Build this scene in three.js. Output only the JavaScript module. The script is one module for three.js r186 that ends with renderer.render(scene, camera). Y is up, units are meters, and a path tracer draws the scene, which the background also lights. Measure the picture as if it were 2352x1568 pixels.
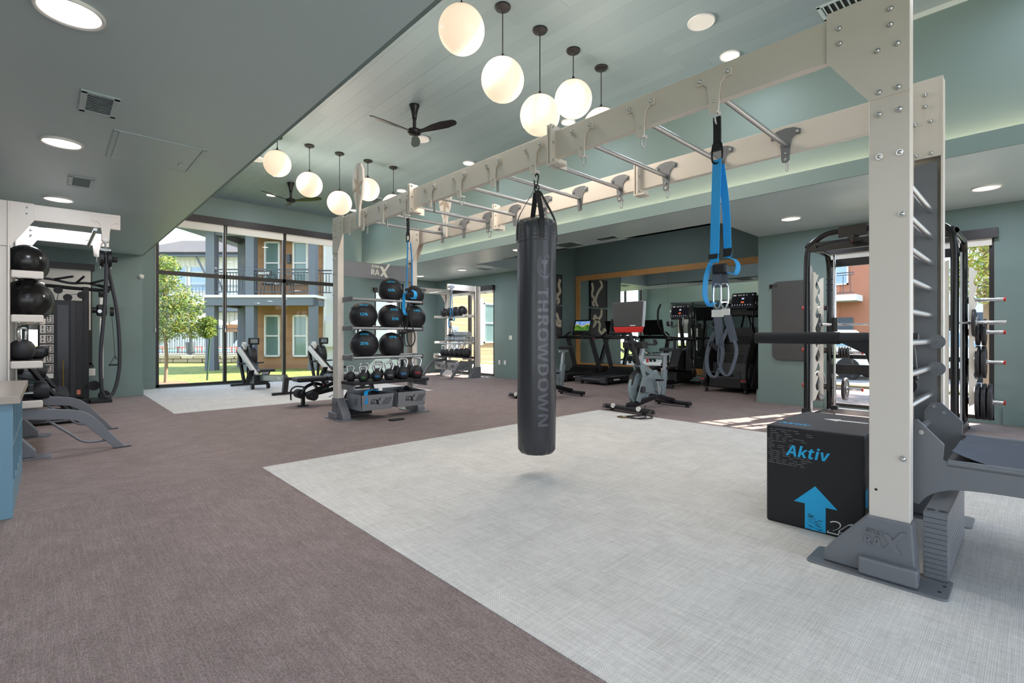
import * as THREE from 'three';
import { RoundedBoxGeometry } from 'three/addons/geometries/RoundedBoxGeometry.js';
import { TextGeometry } from 'three/addons/geometries/TextGeometry.js';
import { FontLoader } from 'three/addons/loaders/FontLoader.js';
import { mergeGeometries } from 'three/addons/utils/BufferGeometryUtils.js';
import { RectAreaLightUniformsLib } from 'three/addons/lights/RectAreaLightUniformsLib.js';

RectAreaLightUniformsLib.init();
const scene = new THREE.Scene();
// ---- camera: 1.18 m above the floor, the horizon a little above mid frame
const YAW = 0.75392;                                   // angle between the room's long axis (-z) and the view
const FOCAL = 1130;
const camera = new THREE.PerspectiveCamera(2 * Math.atan(784 / FOCAL) * 180 / Math.PI, 1.5, 0.05, 300);
camera.position.set(0, 1.18, 0);
camera.lookAt(Math.sin(YAW), 1.18, -Math.cos(YAW));
camera.setViewOffset(2352, 1568, 0, 14, 2352, 1568);
// ---- sky
{
  const W = 64, H = 64, d = new Float32Array(W * H * 4);
  for (let j = 0; j < H; j++) {
    const e = Math.max(0, (j + .5) / H * 2 - 1), t = Math.pow(e, .55);
    for (let i = 0; i < W; i++) d.set([.95 - .62 * t, 1.0 - .45 * t, 1.08 - .18 * t, 1], (j * W + i) * 4);
  }
  const t = new THREE.DataTexture(d, W, H, THREE.RGBAFormat, THREE.FloatType);
  t.mapping = THREE.EquirectangularReflectionMapping; t.magFilter = THREE.LinearFilter; t.needsUpdate = true;
  scene.background = t; scene.environment = t; scene.backgroundIntensity = 1.3; scene.environmentIntensity = 1.3;
}
// ---- sun, through the windows of the right-hand wall
const sun = new THREE.DirectionalLight(0xfff6ea, 7.6);
sun.position.set(5 + 27.4, 24, -6 + 9.2); sun.target.position.set(5, 0, -6);
sun.castShadow = true; sun.shadow.mapSize.set(4096, 4096);
Object.assign(sun.shadow.camera, { left: -40, right: 40, top: 40, bottom: -40, near: 1, far: 120 });
scene.add(sun, sun.target);
// ---- exposure
const renderer = new THREE.WebGLRenderer({ antialias: true });
renderer.toneMapping = THREE.LinearToneMapping;
renderer.toneMappingExposure = 2.62;
renderer.shadowMap.enabled = true;
const DISC = 46, DISC_LOW = 42, GLOBE = 1.6, COVE = 16;               // lamp strengths

// ---- helpers -------------------------------------------------------------
const V = (x, y, z) => new THREE.Vector3(x, y, z), PI = Math.PI;
let seed = 7; const rnd = () => (seed = (seed * 16807) % 2147483647) / 2147483647;
const rr = (a, b) => a + (b - a) * rnd();
const taken = {};
function numbered(n) { const k = taken[n] = (taken[n] ?? -1) + 1; return k ? n + '_' + String(k).padStart(3, '0') : n; }
function shadows(o) { o.castShadow = o.receiveShadow = true; return o; }
function thing(name, label, category, pos = [0, 0, 0], turn = 0, group) {
  const g = new THREE.Group(); g.name = numbered(name); g.position.set(...pos); g.rotation.y = turn;
  g.userData = { label, category }; if (group) g.userData.group = group;
  scene.add(g); return g;
}
function part(parent, name, geo, m, label) {
  const o = shadows(new THREE.Mesh(Array.isArray(geo) ? mg(geo) : geo, m)); o.name = name; parent.add(o);
  if (label) o.userData.label = label; return o;
}
const parts = (parent, name, list, m) => list.forEach(q => part(parent, name, q, m));
function solo(name, label, category, geo, m, pos = [0, 0, 0], group) {   // a thing of one mesh
  const o = part(scene, numbered(name), geo, m); o.position.set(...pos); o.userData = { label, category };
  if (group) o.userData.group = group; return o;
}
function struct(name, geo, m, label, parent) {
  const o = part(parent ?? scene, parent ? name : numbered(name), geo, m);
  if (!parent) o.userData.kind = 'structure'; if (label) o.userData.label = label; return o;
}
function sgroup(name, label) { const g = new THREE.Group(); g.name = numbered(name); g.userData = { kind: 'structure' }; if (label) g.userData.label = label; scene.add(g); return g; }
function dup(o, pos, turn, label, group) {
  const c = o.clone(); c.name = numbered(o.name.replace(/_\d{3}$/, '')); c.userData = { ...o.userData }; scene.add(c);
  if (pos) c.position.set(...pos); if (turn !== undefined) c.rotation.y = turn;
  if (label) c.userData.label = label; if (group) c.userData.group = group; return c;
}
function mg(list) {
  list = list.flat(9).map(g => g.index ? g.toNonIndexed() : g);
  return list.length === 1 ? list[0] : mergeGeometries(list, false);
}
function xf(g, p = [0, 0, 0], r = [0, 0, 0], s) {
  if (s) g.scale(...(Array.isArray(s) ? s : [s, s, s]));
  g.applyMatrix4(new THREE.Matrix4().makeRotationFromEuler(new THREE.Euler(...r))); g.translate(...p); return g;
}
// box by centre and size; r rounds the edges
const bx = (w, h, d, x = 0, y = 0, z = 0, r = 0) => (r ? new RoundedBoxGeometry(w, h, d, 2, Math.min(r, w / 2.01, h / 2.01, d / 2.01)) : new THREE.BoxGeometry(w, h, d)).translate(x, y, z);
// box by corners
const bc = (x0, x1, y0, y1, z0, z1, r = 0) => bx(Math.abs(x1 - x0), Math.abs(y1 - y0), Math.abs(z1 - z0), (x0 + x1) / 2, (y0 + y1) / 2, (z0 + z1) / 2, r);
function between(g, a, b) {                              // g along +y, centred -> from a to b
  const d = b.clone().sub(a), q = new THREE.Quaternion().setFromUnitVectors(V(0, 1, 0), d.clone().normalize());
  g.applyQuaternion(q); g.translate((a.x + b.x) / 2, (a.y + b.y) / 2, (a.z + b.z) / 2); return g;
}
const rod = (a, b, r, r2 = r, n = 12) => { a = V(...a); b = V(...b); return between(new THREE.CylinderGeometry(r2, r, a.distanceTo(b), n), a, b); };
// rectangular bar from a to b: w across (kept horizontal), t in the other direction
function bar(a, b, w, t, r = 0) {
  a = V(...a); b = V(...b); const y = b.clone().sub(a), L = y.length(); y.normalize();
  let x = V(0, 1, 0).cross(y); if (x.lengthSq() < 1e-6) x = V(1, 0, 0); x.normalize(); const z = x.clone().cross(y);
  const g = bx(w, L, t, 0, 0, 0, r); g.applyMatrix4(new THREE.Matrix4().makeBasis(x, y, z));
  return g.translate((a.x + b.x) / 2, (a.y + b.y) / 2, (a.z + b.z) / 2);
}
const cyl = (r, h, x = 0, y = 0, z = 0, ax = 'y', n = 20, r2 = r) => { const g = new THREE.CylinderGeometry(r2, r, h, n); if (ax === 'x') g.rotateZ(PI / 2); if (ax === 'z') g.rotateX(PI / 2); return g.translate(x, y, z); };
const sph = (r, x = 0, y = 0, z = 0, n = 24, s) => { const g = new THREE.SphereGeometry(r, n, Math.round(n * .7)); if (s) g.scale(...s); return g.translate(x, y, z); };
const tor = (R, r, x = 0, y = 0, z = 0, ax = 'z', n = 24, arc = PI * 2) => { const g = new THREE.TorusGeometry(R, r, 8, n, arc); if (ax === 'x') g.rotateY(PI / 2); if (ax === 'y') g.rotateX(PI / 2); return g.translate(x, y, z); };
const tube = (pts, r, n = 40, k = 8, closed = false, ten = .5) => new THREE.TubeGeometry(new THREE.CatmullRomCurve3(pts.map(p => V(...p)), closed, 'catmullrom', ten), n, r, k, closed);
const lathe = (pts, n = 28) => new THREE.LatheGeometry(pts.map(p => new THREE.Vector2(p[0], p[1])), n);
const shape = pts => { const s = new THREE.Shape(); pts.forEach((p, i) => i ? s.lineTo(p[0], p[1]) : s.moveTo(p[0], p[1])); s.closePath(); return s; };
// outline in xy, thickness along z (centred)
const ext = (pts, d, b = 0, curve = 8) => new THREE.ExtrudeGeometry(Array.isArray(pts) ? shape(pts) : pts, { depth: d - 2 * b, bevelEnabled: b > 0, bevelSize: b, bevelThickness: b, bevelSegments: 2, bevelOffset: -b, curveSegments: curve }).translate(0, 0, -d / 2 + b);
// the same, its outline in zy (z to the right), thickness along x
const extZ = (pts, d, b = 0) => ext(pts, d, b).rotateY(-PI / 2);
// round-cornered rectangle outline
function rrect(w, h, r, x = 0, y = 0) {
  const s = new THREE.Shape(), a = x - w / 2, b = y - h / 2;
  s.moveTo(a + r, b); s.lineTo(a + w - r, b); s.absarc(a + w - r, b + r, r, -PI / 2, 0); s.lineTo(a + w, b + h - r); s.absarc(a + w - r, b + h - r, r, 0, PI / 2);
  s.lineTo(a + r, b + h); s.absarc(a + r, b + h - r, r, PI / 2, PI); s.lineTo(a, b + r); s.absarc(a + r, b + r, r, PI, PI * 1.5); return s;
}
// flat strip (webbing) that follows points; w is its width along the direction u
function strap(pts, w, u = [1, 0, 0], t = .004, n = 40) {
  const c = new THREE.CatmullRomCurve3(pts.map(p => V(...p)), false, 'centripetal'), P = [], U = V(...u).normalize(), idx = [], uv = [];
  for (let i = 0; i <= n; i++) {
    const p = c.getPoint(i / n), T = c.getTangent(i / n), N = T.clone().cross(U).normalize(), u2 = N.clone().cross(T).normalize();
    for (const [a, b] of [[-1, -1], [1, -1], [1, 1], [-1, 1]]) { const q = p.clone().addScaledVector(u2, a * w / 2).addScaledVector(N, b * t / 2); P.push(q.x, q.y, q.z); uv.push((a + 1) / 2, i / n); }
    if (i < n) for (let k = 0; k < 4; k++) { const A = i * 4 + k, B = i * 4 + (k + 1) % 4; idx.push(A, B, B + 4, A, B + 4, A + 4); }
  }
  idx.push(0, 2, 1, 0, 3, 2); const e = n * 4; idx.push(e, e + 1, e + 2, e, e + 2, e + 3);
  const g = new THREE.BufferGeometry(); g.setAttribute('position', new THREE.Float32BufferAttribute(P, 3)); g.setAttribute('uv', new THREE.Float32BufferAttribute(uv, 2));
  g.setIndex(idx); const h = g.toNonIndexed(); h.computeVertexNormals(); return h;
}
const fontB = await new FontLoader().loadAsync('fonts/droid/droid_sans_bold.typeface.json');
function text(str, size, depth = .0012, slant = 0) {     // centred, in xy, facing +z
  const g = new TextGeometry(str, { font: fontB, size, depth, curveSegments: 3, bevelEnabled: false }); g.computeBoundingBox();
  const b = g.boundingBox; g.translate(-(b.min.x + b.max.x) / 2, -(b.min.y + b.max.y) / 2, 0);
  if (slant) g.applyMatrix4(new THREE.Matrix4().makeShear(0, 0, slant, 0, 0, 0)); return g;
}
function onBall(g, R) {                                  // wraps flat print round a ball of radius R (facing +z)
  const p = g.attributes.position;
  for (let i = 0; i < p.count; i++) { const a = p.getX(i) / R, b = p.getY(i) / R, r = R + p.getZ(i); p.setXYZ(i, r * Math.sin(a) * Math.cos(b), r * Math.sin(b), r * Math.cos(a) * Math.cos(b)); }
  g.computeVertexNormals(); return g;
}
// the rack maker's mark: small GYM over RA and a long X
function mark(s = 1, depth = .0012) {
  const bars = [[[.0, .135], [.055, .135], [.155, -.135], [.1, -.135]].map(p => [p[0] * .95 + .045, p[1] * .62]), [[.175, .15], [.215, .15], [.075, -.1], [.035, -.1]].map(p => [p[0] + .015, p[1] * .8 + .01])];
  return mg([text('GYM', .045, depth).translate(-.03, .075, 0), text('RA', .085, depth).translate(-.03, -.015, 0), ...bars.map((b, i) => ext(b, depth).translate(0, 0, depth / 2 + i * .0006))]).scale(s, s, 1);
}
// ---- textures --------------------------------------------------------------
const sr = v => Math.max(0, Math.min(255, v));
function tex(W, H, fn, rep, colour = true) {
  const d = new Uint8Array(W * H * 4);
  for (let j = 0; j < H; j++) for (let i = 0; i < W; i++) { const c = fn(i, j); d[(j * W + i) * 4] = sr(c[0]); d[(j * W + i) * 4 + 1] = sr(c[1]); d[(j * W + i) * 4 + 2] = sr(c[2]); d[(j * W + i) * 4 + 3] = 255; }
  const t = new THREE.DataTexture(d, W, H); t.wrapS = t.wrapT = THREE.RepeatWrapping; t.magFilter = THREE.LinearFilter; t.minFilter = THREE.LinearMipmapLinearFilter; t.generateMipmaps = true;
  if (colour) t.colorSpace = THREE.SRGBColorSpace; if (rep) t.repeat.set(...rep); t.needsUpdate = true; return t;
}
const hash = (x, y) => { let h = (x * 374761393 + y * 668265263) | 0; h = Math.imul(h ^ (h >>> 13), 1274126177); return ((h ^ (h >>> 16)) >>> 0) / 4294967296; };
function vnoise(x, y, per) {                              // smooth noise that repeats every per cells
  const i = Math.floor(x), j = Math.floor(y), a = x - i, b = y - j, s = a * a * (3 - 2 * a), t = b * b * (3 - 2 * b), m = n => ((n % per) + per) % per;
  const h00 = hash(m(i), m(j)), h10 = hash(m(i + 1), m(j)), h01 = hash(m(i), m(j + 1)), h11 = hash(m(i + 1), m(j + 1));
  return h00 + (h10 - h00) * s + (h01 - h00) * t + (h00 - h10 - h01 + h11) * s * t;
}
function planar(g, ax = 'xz', s = 1) {                    // uv in metres
  const p = g.attributes.position, uv = new Float32Array(p.count * 2), k = { x: 0, y: 1, z: 2 };
  for (let i = 0; i < p.count; i++) { uv[2 * i] = p.getComponent(i, k[ax[0]]) * s; uv[2 * i + 1] = p.getComponent(i, k[ax[1]]) * s; }
  g.setAttribute('uv', new THREE.BufferAttribute(uv, 2)); return g;
}
function std(c, rough = .6, metal = 0, more = {}) { return new THREE.MeshStandardMaterial({ color: c, roughness: rough, metalness: metal, ...more }); }
// dark carpet: ribs along z of brown and taupe yarn, 2 m repeat, 1024 px
const N = 2048;
const brownT = tex(N, N, (i, j) => {
  const c = Math.floor(i / 4), L = 70 + 160 * hash(c, 1), seg = Math.floor(j / L + hash(c, 3) * 9), yarn = hash(c, seg + 11), q = i & 3, st = hash(c, 71 + Math.floor((j + hash(c, 8) * 9) / 7));
  const rib = q === 0 ? -20 : q === 3 ? -6 : 6, streak = yarn > .72 ? 16 * (yarn - .5) : -6 * yarn, w = vnoise(i / 128, j / 128, 16) - .5, w2 = vnoise(i / 32, j / 64, 64) - .5;
  const k = rib + streak + (st - .5) * 30 + w * 8 + w2 * 8 + hash(i, j) * 10 - 5; return [136 + k, 121 + k * .97, 117 + k * .96];
}, [.5, .5]);
// light carpet: off-white woven yarn with small grey gaps in staggered rows
const lightT = tex(N, N, (i, j) => {
  const row = Math.floor(j / 7), x = i + (row & 1) * 6, cx = Math.floor(x / 12), u = x % 12, v = j % 7, p = hash(cx, row), gap = u > 2 && u < 7 && v > 2 && v < 5 ? -28 - 44 * p : 0;
  const warp = (hash(Math.floor(i / 3), 5 + Math.floor(j / 150 + hash(Math.floor(i / 3), 2) * 7)) - .5) * 17, weft = (hash(Math.floor(j / 3), 9 + Math.floor(i / 170 + hash(Math.floor(j / 3), 4) * 7)) - .5) * 15;
  const w = vnoise(i / 128, j / 128, 16) - .5, w2 = vnoise(i / 24, j / 24, 85) - .5, k = gap + warp + weft + w * 9 + w2 * 7 + hash(i, j) * 12 - 6; return [210 + k, 207 + k, 202 + k];
}, [.5, .5]);
const wallBump = tex(256, 256, (i, j) => { const k = 128 + 60 * (vnoise(i / 4, j / 4, 64) - .5) + 50 * (hash(i, j) - .5); return [k, k, k]; }, [3, 3], false);
const oakT = tex(1024, 256, (i, j) => { const g = vnoise(i / 60 + 3 * vnoise(i / 200, j / 30, 8), j / 3, 64), f = vnoise(i / 14, j / 1.2, 200); const k = (g - .5) * 34 + (f - .5) * 22; return [206 + k, 152 + k, 92 + k * .9]; }, [1, 6]);
const grassT = tex(512, 512, (i, j) => { const a = vnoise(i / 24, j / 24, 21), b = hash(i, j), c = vnoise(i / 5, j / 5, 102); const k = (b - .5) * 40 + (c - .5) * 46; return [84 + 56 * a + k, 106 + 34 * a + k, 42 + 18 * a + k * .6]; }, [.4, .4]);
const linoT = tex(256, 256, (i, j) => { const k = ((j % 4) < 2 ? -7 : 4) + hash(i, j) * 8; return [58 + k, 66 + k, 84 + k]; }, [2, 2]);
const carbonT = tex(64, 64, (i, j) => { const a = ((i >> 3) + (j >> 3)) & 1, k = a ? 74 : 46; return [k, k + 1, k + 4]; }, [40, 26]);

// ---- materials (colours of the things themselves) -------------------------
const M = {
  wall: std(0x6f8380, .55, 0, { bumpMap: wallBump, bumpScale: .0006 }), ceil: std(0xb2c3c3, .38, 0, { bumpMap: wallBump, bumpScale: .0006 }), plank: std(0x8a9b9f, .45), plank2: std(0x86979b, .45),
  brown: std(0xffffff, .95, 0, { map: brownT, bumpMap: brownT, bumpScale: .0015 }), light: std(0xffffff, .95, 0, { map: lightT, bumpMap: lightT, bumpScale: .0015 }),
  rack: std(0xdcd3c8, .42, .08), rackGrey: std(0x77797d, .42, .25), steel: std(0xb9bbbd, .28, .85), chrome: std(0xdfe0e2, .1, 1), bolt: std(0xd0d0ce, .22, .9), zinc: std(0xc6c7c5, .35, .8),
  black: std(0x101012, .45), blackGloss: std(0x0d0d10, .22), rubber: std(0x1c1c1f, .72), darkGrey: std(0x2c2d31, .55), pad: std(0x222226, .42), frame: std(0x2a2827, .45, .2), white: std(0xe9e9e4, .5), offwhite: std(0xd8d6ce, .6),
  bag: std(0x38383c, .3), ball: std(0x1f1f23, .42), blue: std(0x149be0, .6), blueInk: std(0x1fb0e6, .55), greyWeb: std(0x565a63, .8), red: std(0xb5201c, .4), oak: std(0xffffff, .5, 0, { map: oakT }),
  mirror: std(0xe6ece8, .015, 1), glass: new THREE.MeshPhysicalMaterial({ color: 0xffffff, roughness: 0, transmission: 1, thickness: 0, ior: 1.3 }), blind: std(0xe6e3da, .8),
  globe: new THREE.MeshStandardMaterial({ color: 0xfff4e4, roughness: .12, emissive: 0xffdcb8, emissiveIntensity: .26 }), lamp: new THREE.MeshStandardMaterial({ color: 0xffffff, emissive: 0xfff4e6, emissiveIntensity: 1.0 }),
  led: new THREE.MeshStandardMaterial({ color: 0xffffff, emissive: 0xffc98a, emissiveIntensity: 2 }), concrete: std(0xb9b4aa, .9), silver: std(0x9fa4a8, .35, .6), slate: std(0x7d898b, .35, .3), screen: std(0x07080a, .12), cabinet: std(0x6f93a4, .55), stone: std(0xa4988c, .25),
  grass: std(0xffffff, .95, 0, { map: grassT }), canvas: std(0x4a4948, .85), cream: std(0xd9c9b2, .8), plate: std(0x232428, .5), kb: std(0x232326, .55), skinMat: std(0xffffff, .6, 0, { map: linoT }), carbon: std(0xffffff, .35, 0, { map: carbonT }),
};
// ======================= the room =======================
const ZB = -13.3, ZL = -12.0, XR = 9.15, XM = 11.5, ZA0 = -9.45, ZA1 = -3.37, YL = 2.75, YR = 2.925, YH = 4.44, XW = -3.2, ZN = 3.2;
const floor = sgroup('floor', 'dark brown ribbed carpet floor');
part(floor, 'slab', bc(XW - .2, XM + .3, -.2, -.004, ZB - .2, ZN + .2), M.concrete);
[[ZN + .2, -.62], [-.62, -2.62], [-2.62, -4.66], [-4.66, -6.68], [-6.68, -8.7], [-8.7, -10.72], [-10.72, ZB - .2]].forEach(([a, b], i) => part(floor, 'carpet_sheet', planar(bc(XW, XM + .25, -.004, 0, b + .0007, a - .0007), i < 3 ? 'xz' : 'zx').translate(0, 0, 0), M.brown));
struct('carpet_inset', planar(bc(1.38, 6.33, -.01, .003, -4.73, ZN)), M.light, 'pale woven carpet inlay under the rig');
struct('carpet_inset', planar(bc(1.36, 6.0, -.01, .003, ZB, -8.87)), M.light, 'pale woven carpet inlay by the tall window');
// a wall in the plane x = const or z = const, with rectangular openings [a0, a1, y0, y1] along it
function wall(name, axis, at, back, a0, a1, y0, y1, holes, label) {
  const box = (p, q, r, s) => axis === 'z' ? bc(p, q, r, s, at, back) : bc(at, back, r, s, p, q), gs = [];
  const cuts = [...new Set([a0, a1, ...holes.flatMap(h => [h[0], h[1]])])].sort((p, q) => p - q);
  for (let i = 0; i + 1 < cuts.length; i++) {
    const p = cuts[i], q = cuts[i + 1], h = holes.find(h => h[0] <= p + 1e-6 && h[1] >= q - 1e-6);
    if (!h) gs.push(box(p, q, y0, y1)); else { if (h[2] > y0) gs.push(box(p, q, y0, h[2])); if (h[3] < y1) gs.push(box(p, q, h[3], y1)); }
  }
  const g = mg(gs); planar(g, axis === 'z' ? 'xy' : 'zy', .5); return struct(name, g, M.wall, label);
}
const WB = [1.70, 5.80, .02, 3.86], WB2 = [6.95, 7.8, .8, 2.5], WL = [-1.0, .57, .62, 2.46], WR = [-2.28, -.38, .05, 2.56], WC = [-12.88, -10.48, .03, 2.56], WS = [.4, 2.9, .05, 2.88];
wall('wall_back', 'z', ZB, ZB - .22, 1.1, XR + .22, 0, 4.6, [WB, WB2], 'grey green painted wall around the tall window');
wall('wall_left', 'z', ZL, ZL - .2, XW - .2, 1.32, 0, 2.95, [WL], 'grey green painted wall behind the cable machine');
wall('wall_return', 'x', 1.32, 1.12, ZB - .2, ZL - .2, 0, 2.95, []);
wall('wall_right', 'x', XR, XR + .2, ZB, ZA0, 0, 4.1, [WC], 'grey green painted wall with the thermostat');
wall('wall_right', 'x', XR, XR + .2, ZA1, ZN, 0, 4.1, [WR, WS], 'grey green painted wall beside the window with parked car');
wall('wall_alcove', 'z', ZA0, ZA0 - .2, XR + .2, XM, 0, 4.1, [], 'grey green alcove side wall with pictures');
wall('wall_alcove', 'z', ZA1, ZA1 + .2, XR + .2, XM, 0, 4.1, []);
wall('wall_mirror', 'x', XM, XM + .2, ZA0 - .2, ZA1 + .2, 0, 4.1, [], 'dark grey green wall above the mirror');
wall('wall_near', 'z', ZN, ZN + .2, XW - .2, XR + .2, 0, 4.6, [[-3.0, 1.1, .05, 2.68], [1.8, 5.9, .02, 3.86]]);
wall('wall_side', 'x', XW, XW - .2, ZL - .2, ZN, 0, 2.95, [[-.9, 2.6, .1, 2.5]]);
// ceilings
struct('ceiling_low', planar(bc(XW - .2, 1.315, YL, YL + .2, ZL - .2, ZN + .2), 'xz', .5), M.ceil, 'grey green dropped ceiling');
struct('ceiling_low', planar(mg([bc(6.455, 7.62, YR, YR + .02, ZB, ZN), bc(7.62, XR, YR, YR + .02, ZB, -9.43), bc(7.62, XR, YR, YR + .02, -3.36, ZN)]), 'xz', .5), M.ceil, 'grey green dropped ceiling with a raised bay');
struct('ceiling_bay', mg([bc(7.5, XM + .2, 3.95, 4.1, -9.65, -3.15), bc(7.5, 7.62, YR, 4.1, -9.43, -3.36), bc(7.5, XR, YR + .02, 4.1, -9.6, -9.43), bc(7.5, XR, YR + .02, 4.1, -3.36, -3.2)]), M.ceil);
const hi = sgroup('ceiling_high', 'grey green boarded ceiling');
part(hi, 'backing', bc(1.0, 6.8, YH + .018, YH + .2, ZB - .2, ZN + .2), M.ceil);
for (let k = 0, w = .188; k < 28; k++) {                  // tongue-and-groove boards with staggered butt joints
  const x0 = 1.14 + k * w; let z = ZB - .1 - hash(k, 2) * 2.6;
  while (z < 0) { const z1 = Math.min(z + 3.66, 0); part(hi, 'ceiling_board', bc(x0 + .0008, x0 + w - .0008, YH + (hash(k, Math.round(z * 9)) - .5) * .0018, YH + .02, Math.max(z, ZB - .1) + .0008, z1 - .0008), hash(k, Math.round(z * 7) + 3) > .5 ? M.plank : M.plank2); z = z1; }
}
part(hi, 'ceiling_board', bc(1.1, 6.6, YH, YH + .02, 0, ZN + .1), M.plank);
struct('bulkhead_right', mg([bc(6.55, 6.72, YR + .02, 4.6, ZB, ZN), bc(6.43, 6.455, YR, 3.10, ZB, ZN)]), M.wall, 'grey green bulkhead with a lit ledge');
struct('bulkhead_left', mg([bc(1.0, 1.2, YL + .1, 4.6, ZB, ZN), bc(1.315, 1.34, YL, 2.95, ZL, ZN), bc(1.1, 1.34, YL, YL + .06, ZB, ZL - .2)]), M.wall);
// hidden cove light strips on both ledges
for (const [x, y, lbl] of [[6.475, 3.02, 'warm light strip behind the ledge near the mirror'], [1.295, 2.87, 'warm light strip behind the ledge over the storage']]) {
  const s = solo('cove_light_strip', lbl, 'light strip', bc(x - .015, x + .015, y - .03, y - .012, ZB + .2, ZN - .2), M.led);
  for (let k = 0; k < 4; k++) { const L = new THREE.RectAreaLight(0xffe2c4, COVE, .03, 3.9); L.position.set(x, y - .005, -11.2 + k * 4.05); L.lookAt(x, 9, -11.2 + k * 4.05); scene.add(L); }
}
// baseboards
const bb = (n, ...b) => struct('baseboard_' + n, bc(...b, .004), M.wall);
bb('left', XW, 1.335, 0, .18, ZL, ZL + .018); bb('return', 1.32, 1.338, 0, .18, ZB, ZL); bb('back', 5.86, XR, 0, .18, ZB, ZB + .018); bb('back', 1.32, 1.66, 0, .18, ZB, ZB + .018);
bb('right', XR - .018, XR, 0, .2, ZB, -12.95); bb('right', XR - .018, XR, 0, .2, -10.42, ZA0); bb('alcove', XR, XM, 0, .2, ZA0, ZA0 + .018); bb('mirror', XM - .018, XM, 0, .2, ZA0, ZA1);
bb('pillar', XR - .022, XR, 0, .22, ZA1 - .02, -2.36); bb('pillar', XR - .03, XM, 0, .22, ZA1 - .018, ZA1); bb('right', XR - .022, XR, 0, .22, -.3, .9);
// ---- windows: frame, bars, panes, blind cassette
function win(n, axis, at, hole, v, h, opts = {}) {
  const g = sgroup('window_' + n, opts.label), [a0, a1, y0, y1] = hole, s = opts.side ?? 1, f = opts.f ?? .05, d = .09;
  const box = (p, q, r, t, lo = -.10, hi = -.01) => axis === 'z' ? bc(p, q, r, t, at + lo, at + hi) : bc(at - lo, at - hi, r, t, p, q);
  part(g, 'frame', [box(a0, a0 + f, y0, y1), box(a1 - f, a1, y0, y1), box(a0, a1, y0, y0 + f), box(a0, a1, y1 - f, y1)], M.frame);
  for (const x of v) part(g, 'mullion', box(x - .035, x + .035, y0 + f, y1 - f), M.frame);
  for (const y of h) part(g, 'transom', box(a0 + f, a1 - f, y - .045, y + .045), M.frame);
  const xs = [a0 + f, ...v, a1 - f], ys = [y0 + f, ...h, y1 - f];
  for (let i = 0; i + 1 < xs.length; i++) for (let j = 0; j + 1 < ys.length; j++) part(g, 'pane', axis === 'z' ? new THREE.PlaneGeometry(xs[i + 1] - xs[i], ys[j + 1] - ys[j]).translate((xs[i] + xs[i + 1]) / 2, (ys[j] + ys[j + 1]) / 2, at - .06) : new THREE.PlaneGeometry(xs[i + 1] - xs[i], ys[j + 1] - ys[j]).rotateY(PI / 2).translate(at + .06, (ys[j] + ys[j + 1]) / 2, (xs[i] + xs[i + 1]) / 2), M.glass);
  return [g, box];
}
{
  const [g, box] = win(1, 'z', ZB, WB, [3.06, 4.42], [2.585], { label: 'tall dark framed window of six panes', f: .06 });
  part(g, 'blind_cassette', box(WB[0] - .02, WB[1] + .02, 3.80, 3.96, .0, .09), M.frame);
  for (const [p, q] of [[1.76, 3.02], [3.10, 4.38], [4.46, 5.74]]) part(g, 'roller_blind', box(p, q, 3.63, 3.86, -.005, .03), M.blind);
  for (const x of [1.69, 3.06]) part(g, 'blind_chain', [rod([x, 3.8, ZB + .03], [x, 1.35, ZB + .03], .004), bx(.022, .09, .022, x, 1.3, ZB + .03, .006)], M.offwhite);
}
{ const [g, box] = win(2, 'z', ZB, WB2, [], [], { label: 'small bright window behind the ball shelves' }); part(g, 'blind_cassette', box(6.9, 7.85, 2.46, 2.58, .0, .08), M.frame); }
{
  const [g, box] = win(3, 'z', ZL, WL, [], [], { label: 'window with lowered white blind behind the cable machine' });
  part(g, 'blind_cassette', box(WL[0] - .03, WL[1] + .03, 2.38, 2.49, .0, .09), M.frame); part(g, 'roller_blind', box(WL[0] + .02, WL[1] - .02, 1.28, 2.4, -.005, .012), M.blind); part(g, 'window_sill', box(WL[0] - .02, WL[1] + .02, .59, .64, -.02, .03), M.frame);
}
for (const [n, hole, v, lbl] of [[4, WR, [-1.33], 'window behind the bar machine'], [5, WC, [-11.65], 'corner window behind the far storage rack'], [6, WS, [], 'window farther along the wall']]) {
  const [g, box] = win(n, 'x', XR, hole, v, [], { label: lbl });
  part(g, 'blind_cassette', box(hole[0] - .04, hole[1] + .04, 2.47, 2.6, .0, .1), M.frame); part(g, 'roller_blind', box(hole[0] + .02, hole[1] - .02, 2.38, 2.49, .02, .05), M.blind);
}
win(7, 'z', ZN + .2, [-3.0, 1.1, .05, 2.68], [-.95], [], { label: 'window behind the photographer' }); win(8, 'z', ZN + .2, [1.8, 5.9, .02, 3.86], [3.16, 4.52], [2.585], { label: 'tall window behind the photographer' }); win(9, 'x', XW - .2, [-.9, 2.6, .1, 2.5], [.85], [], { label: 'side window behind the photographer' });
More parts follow.
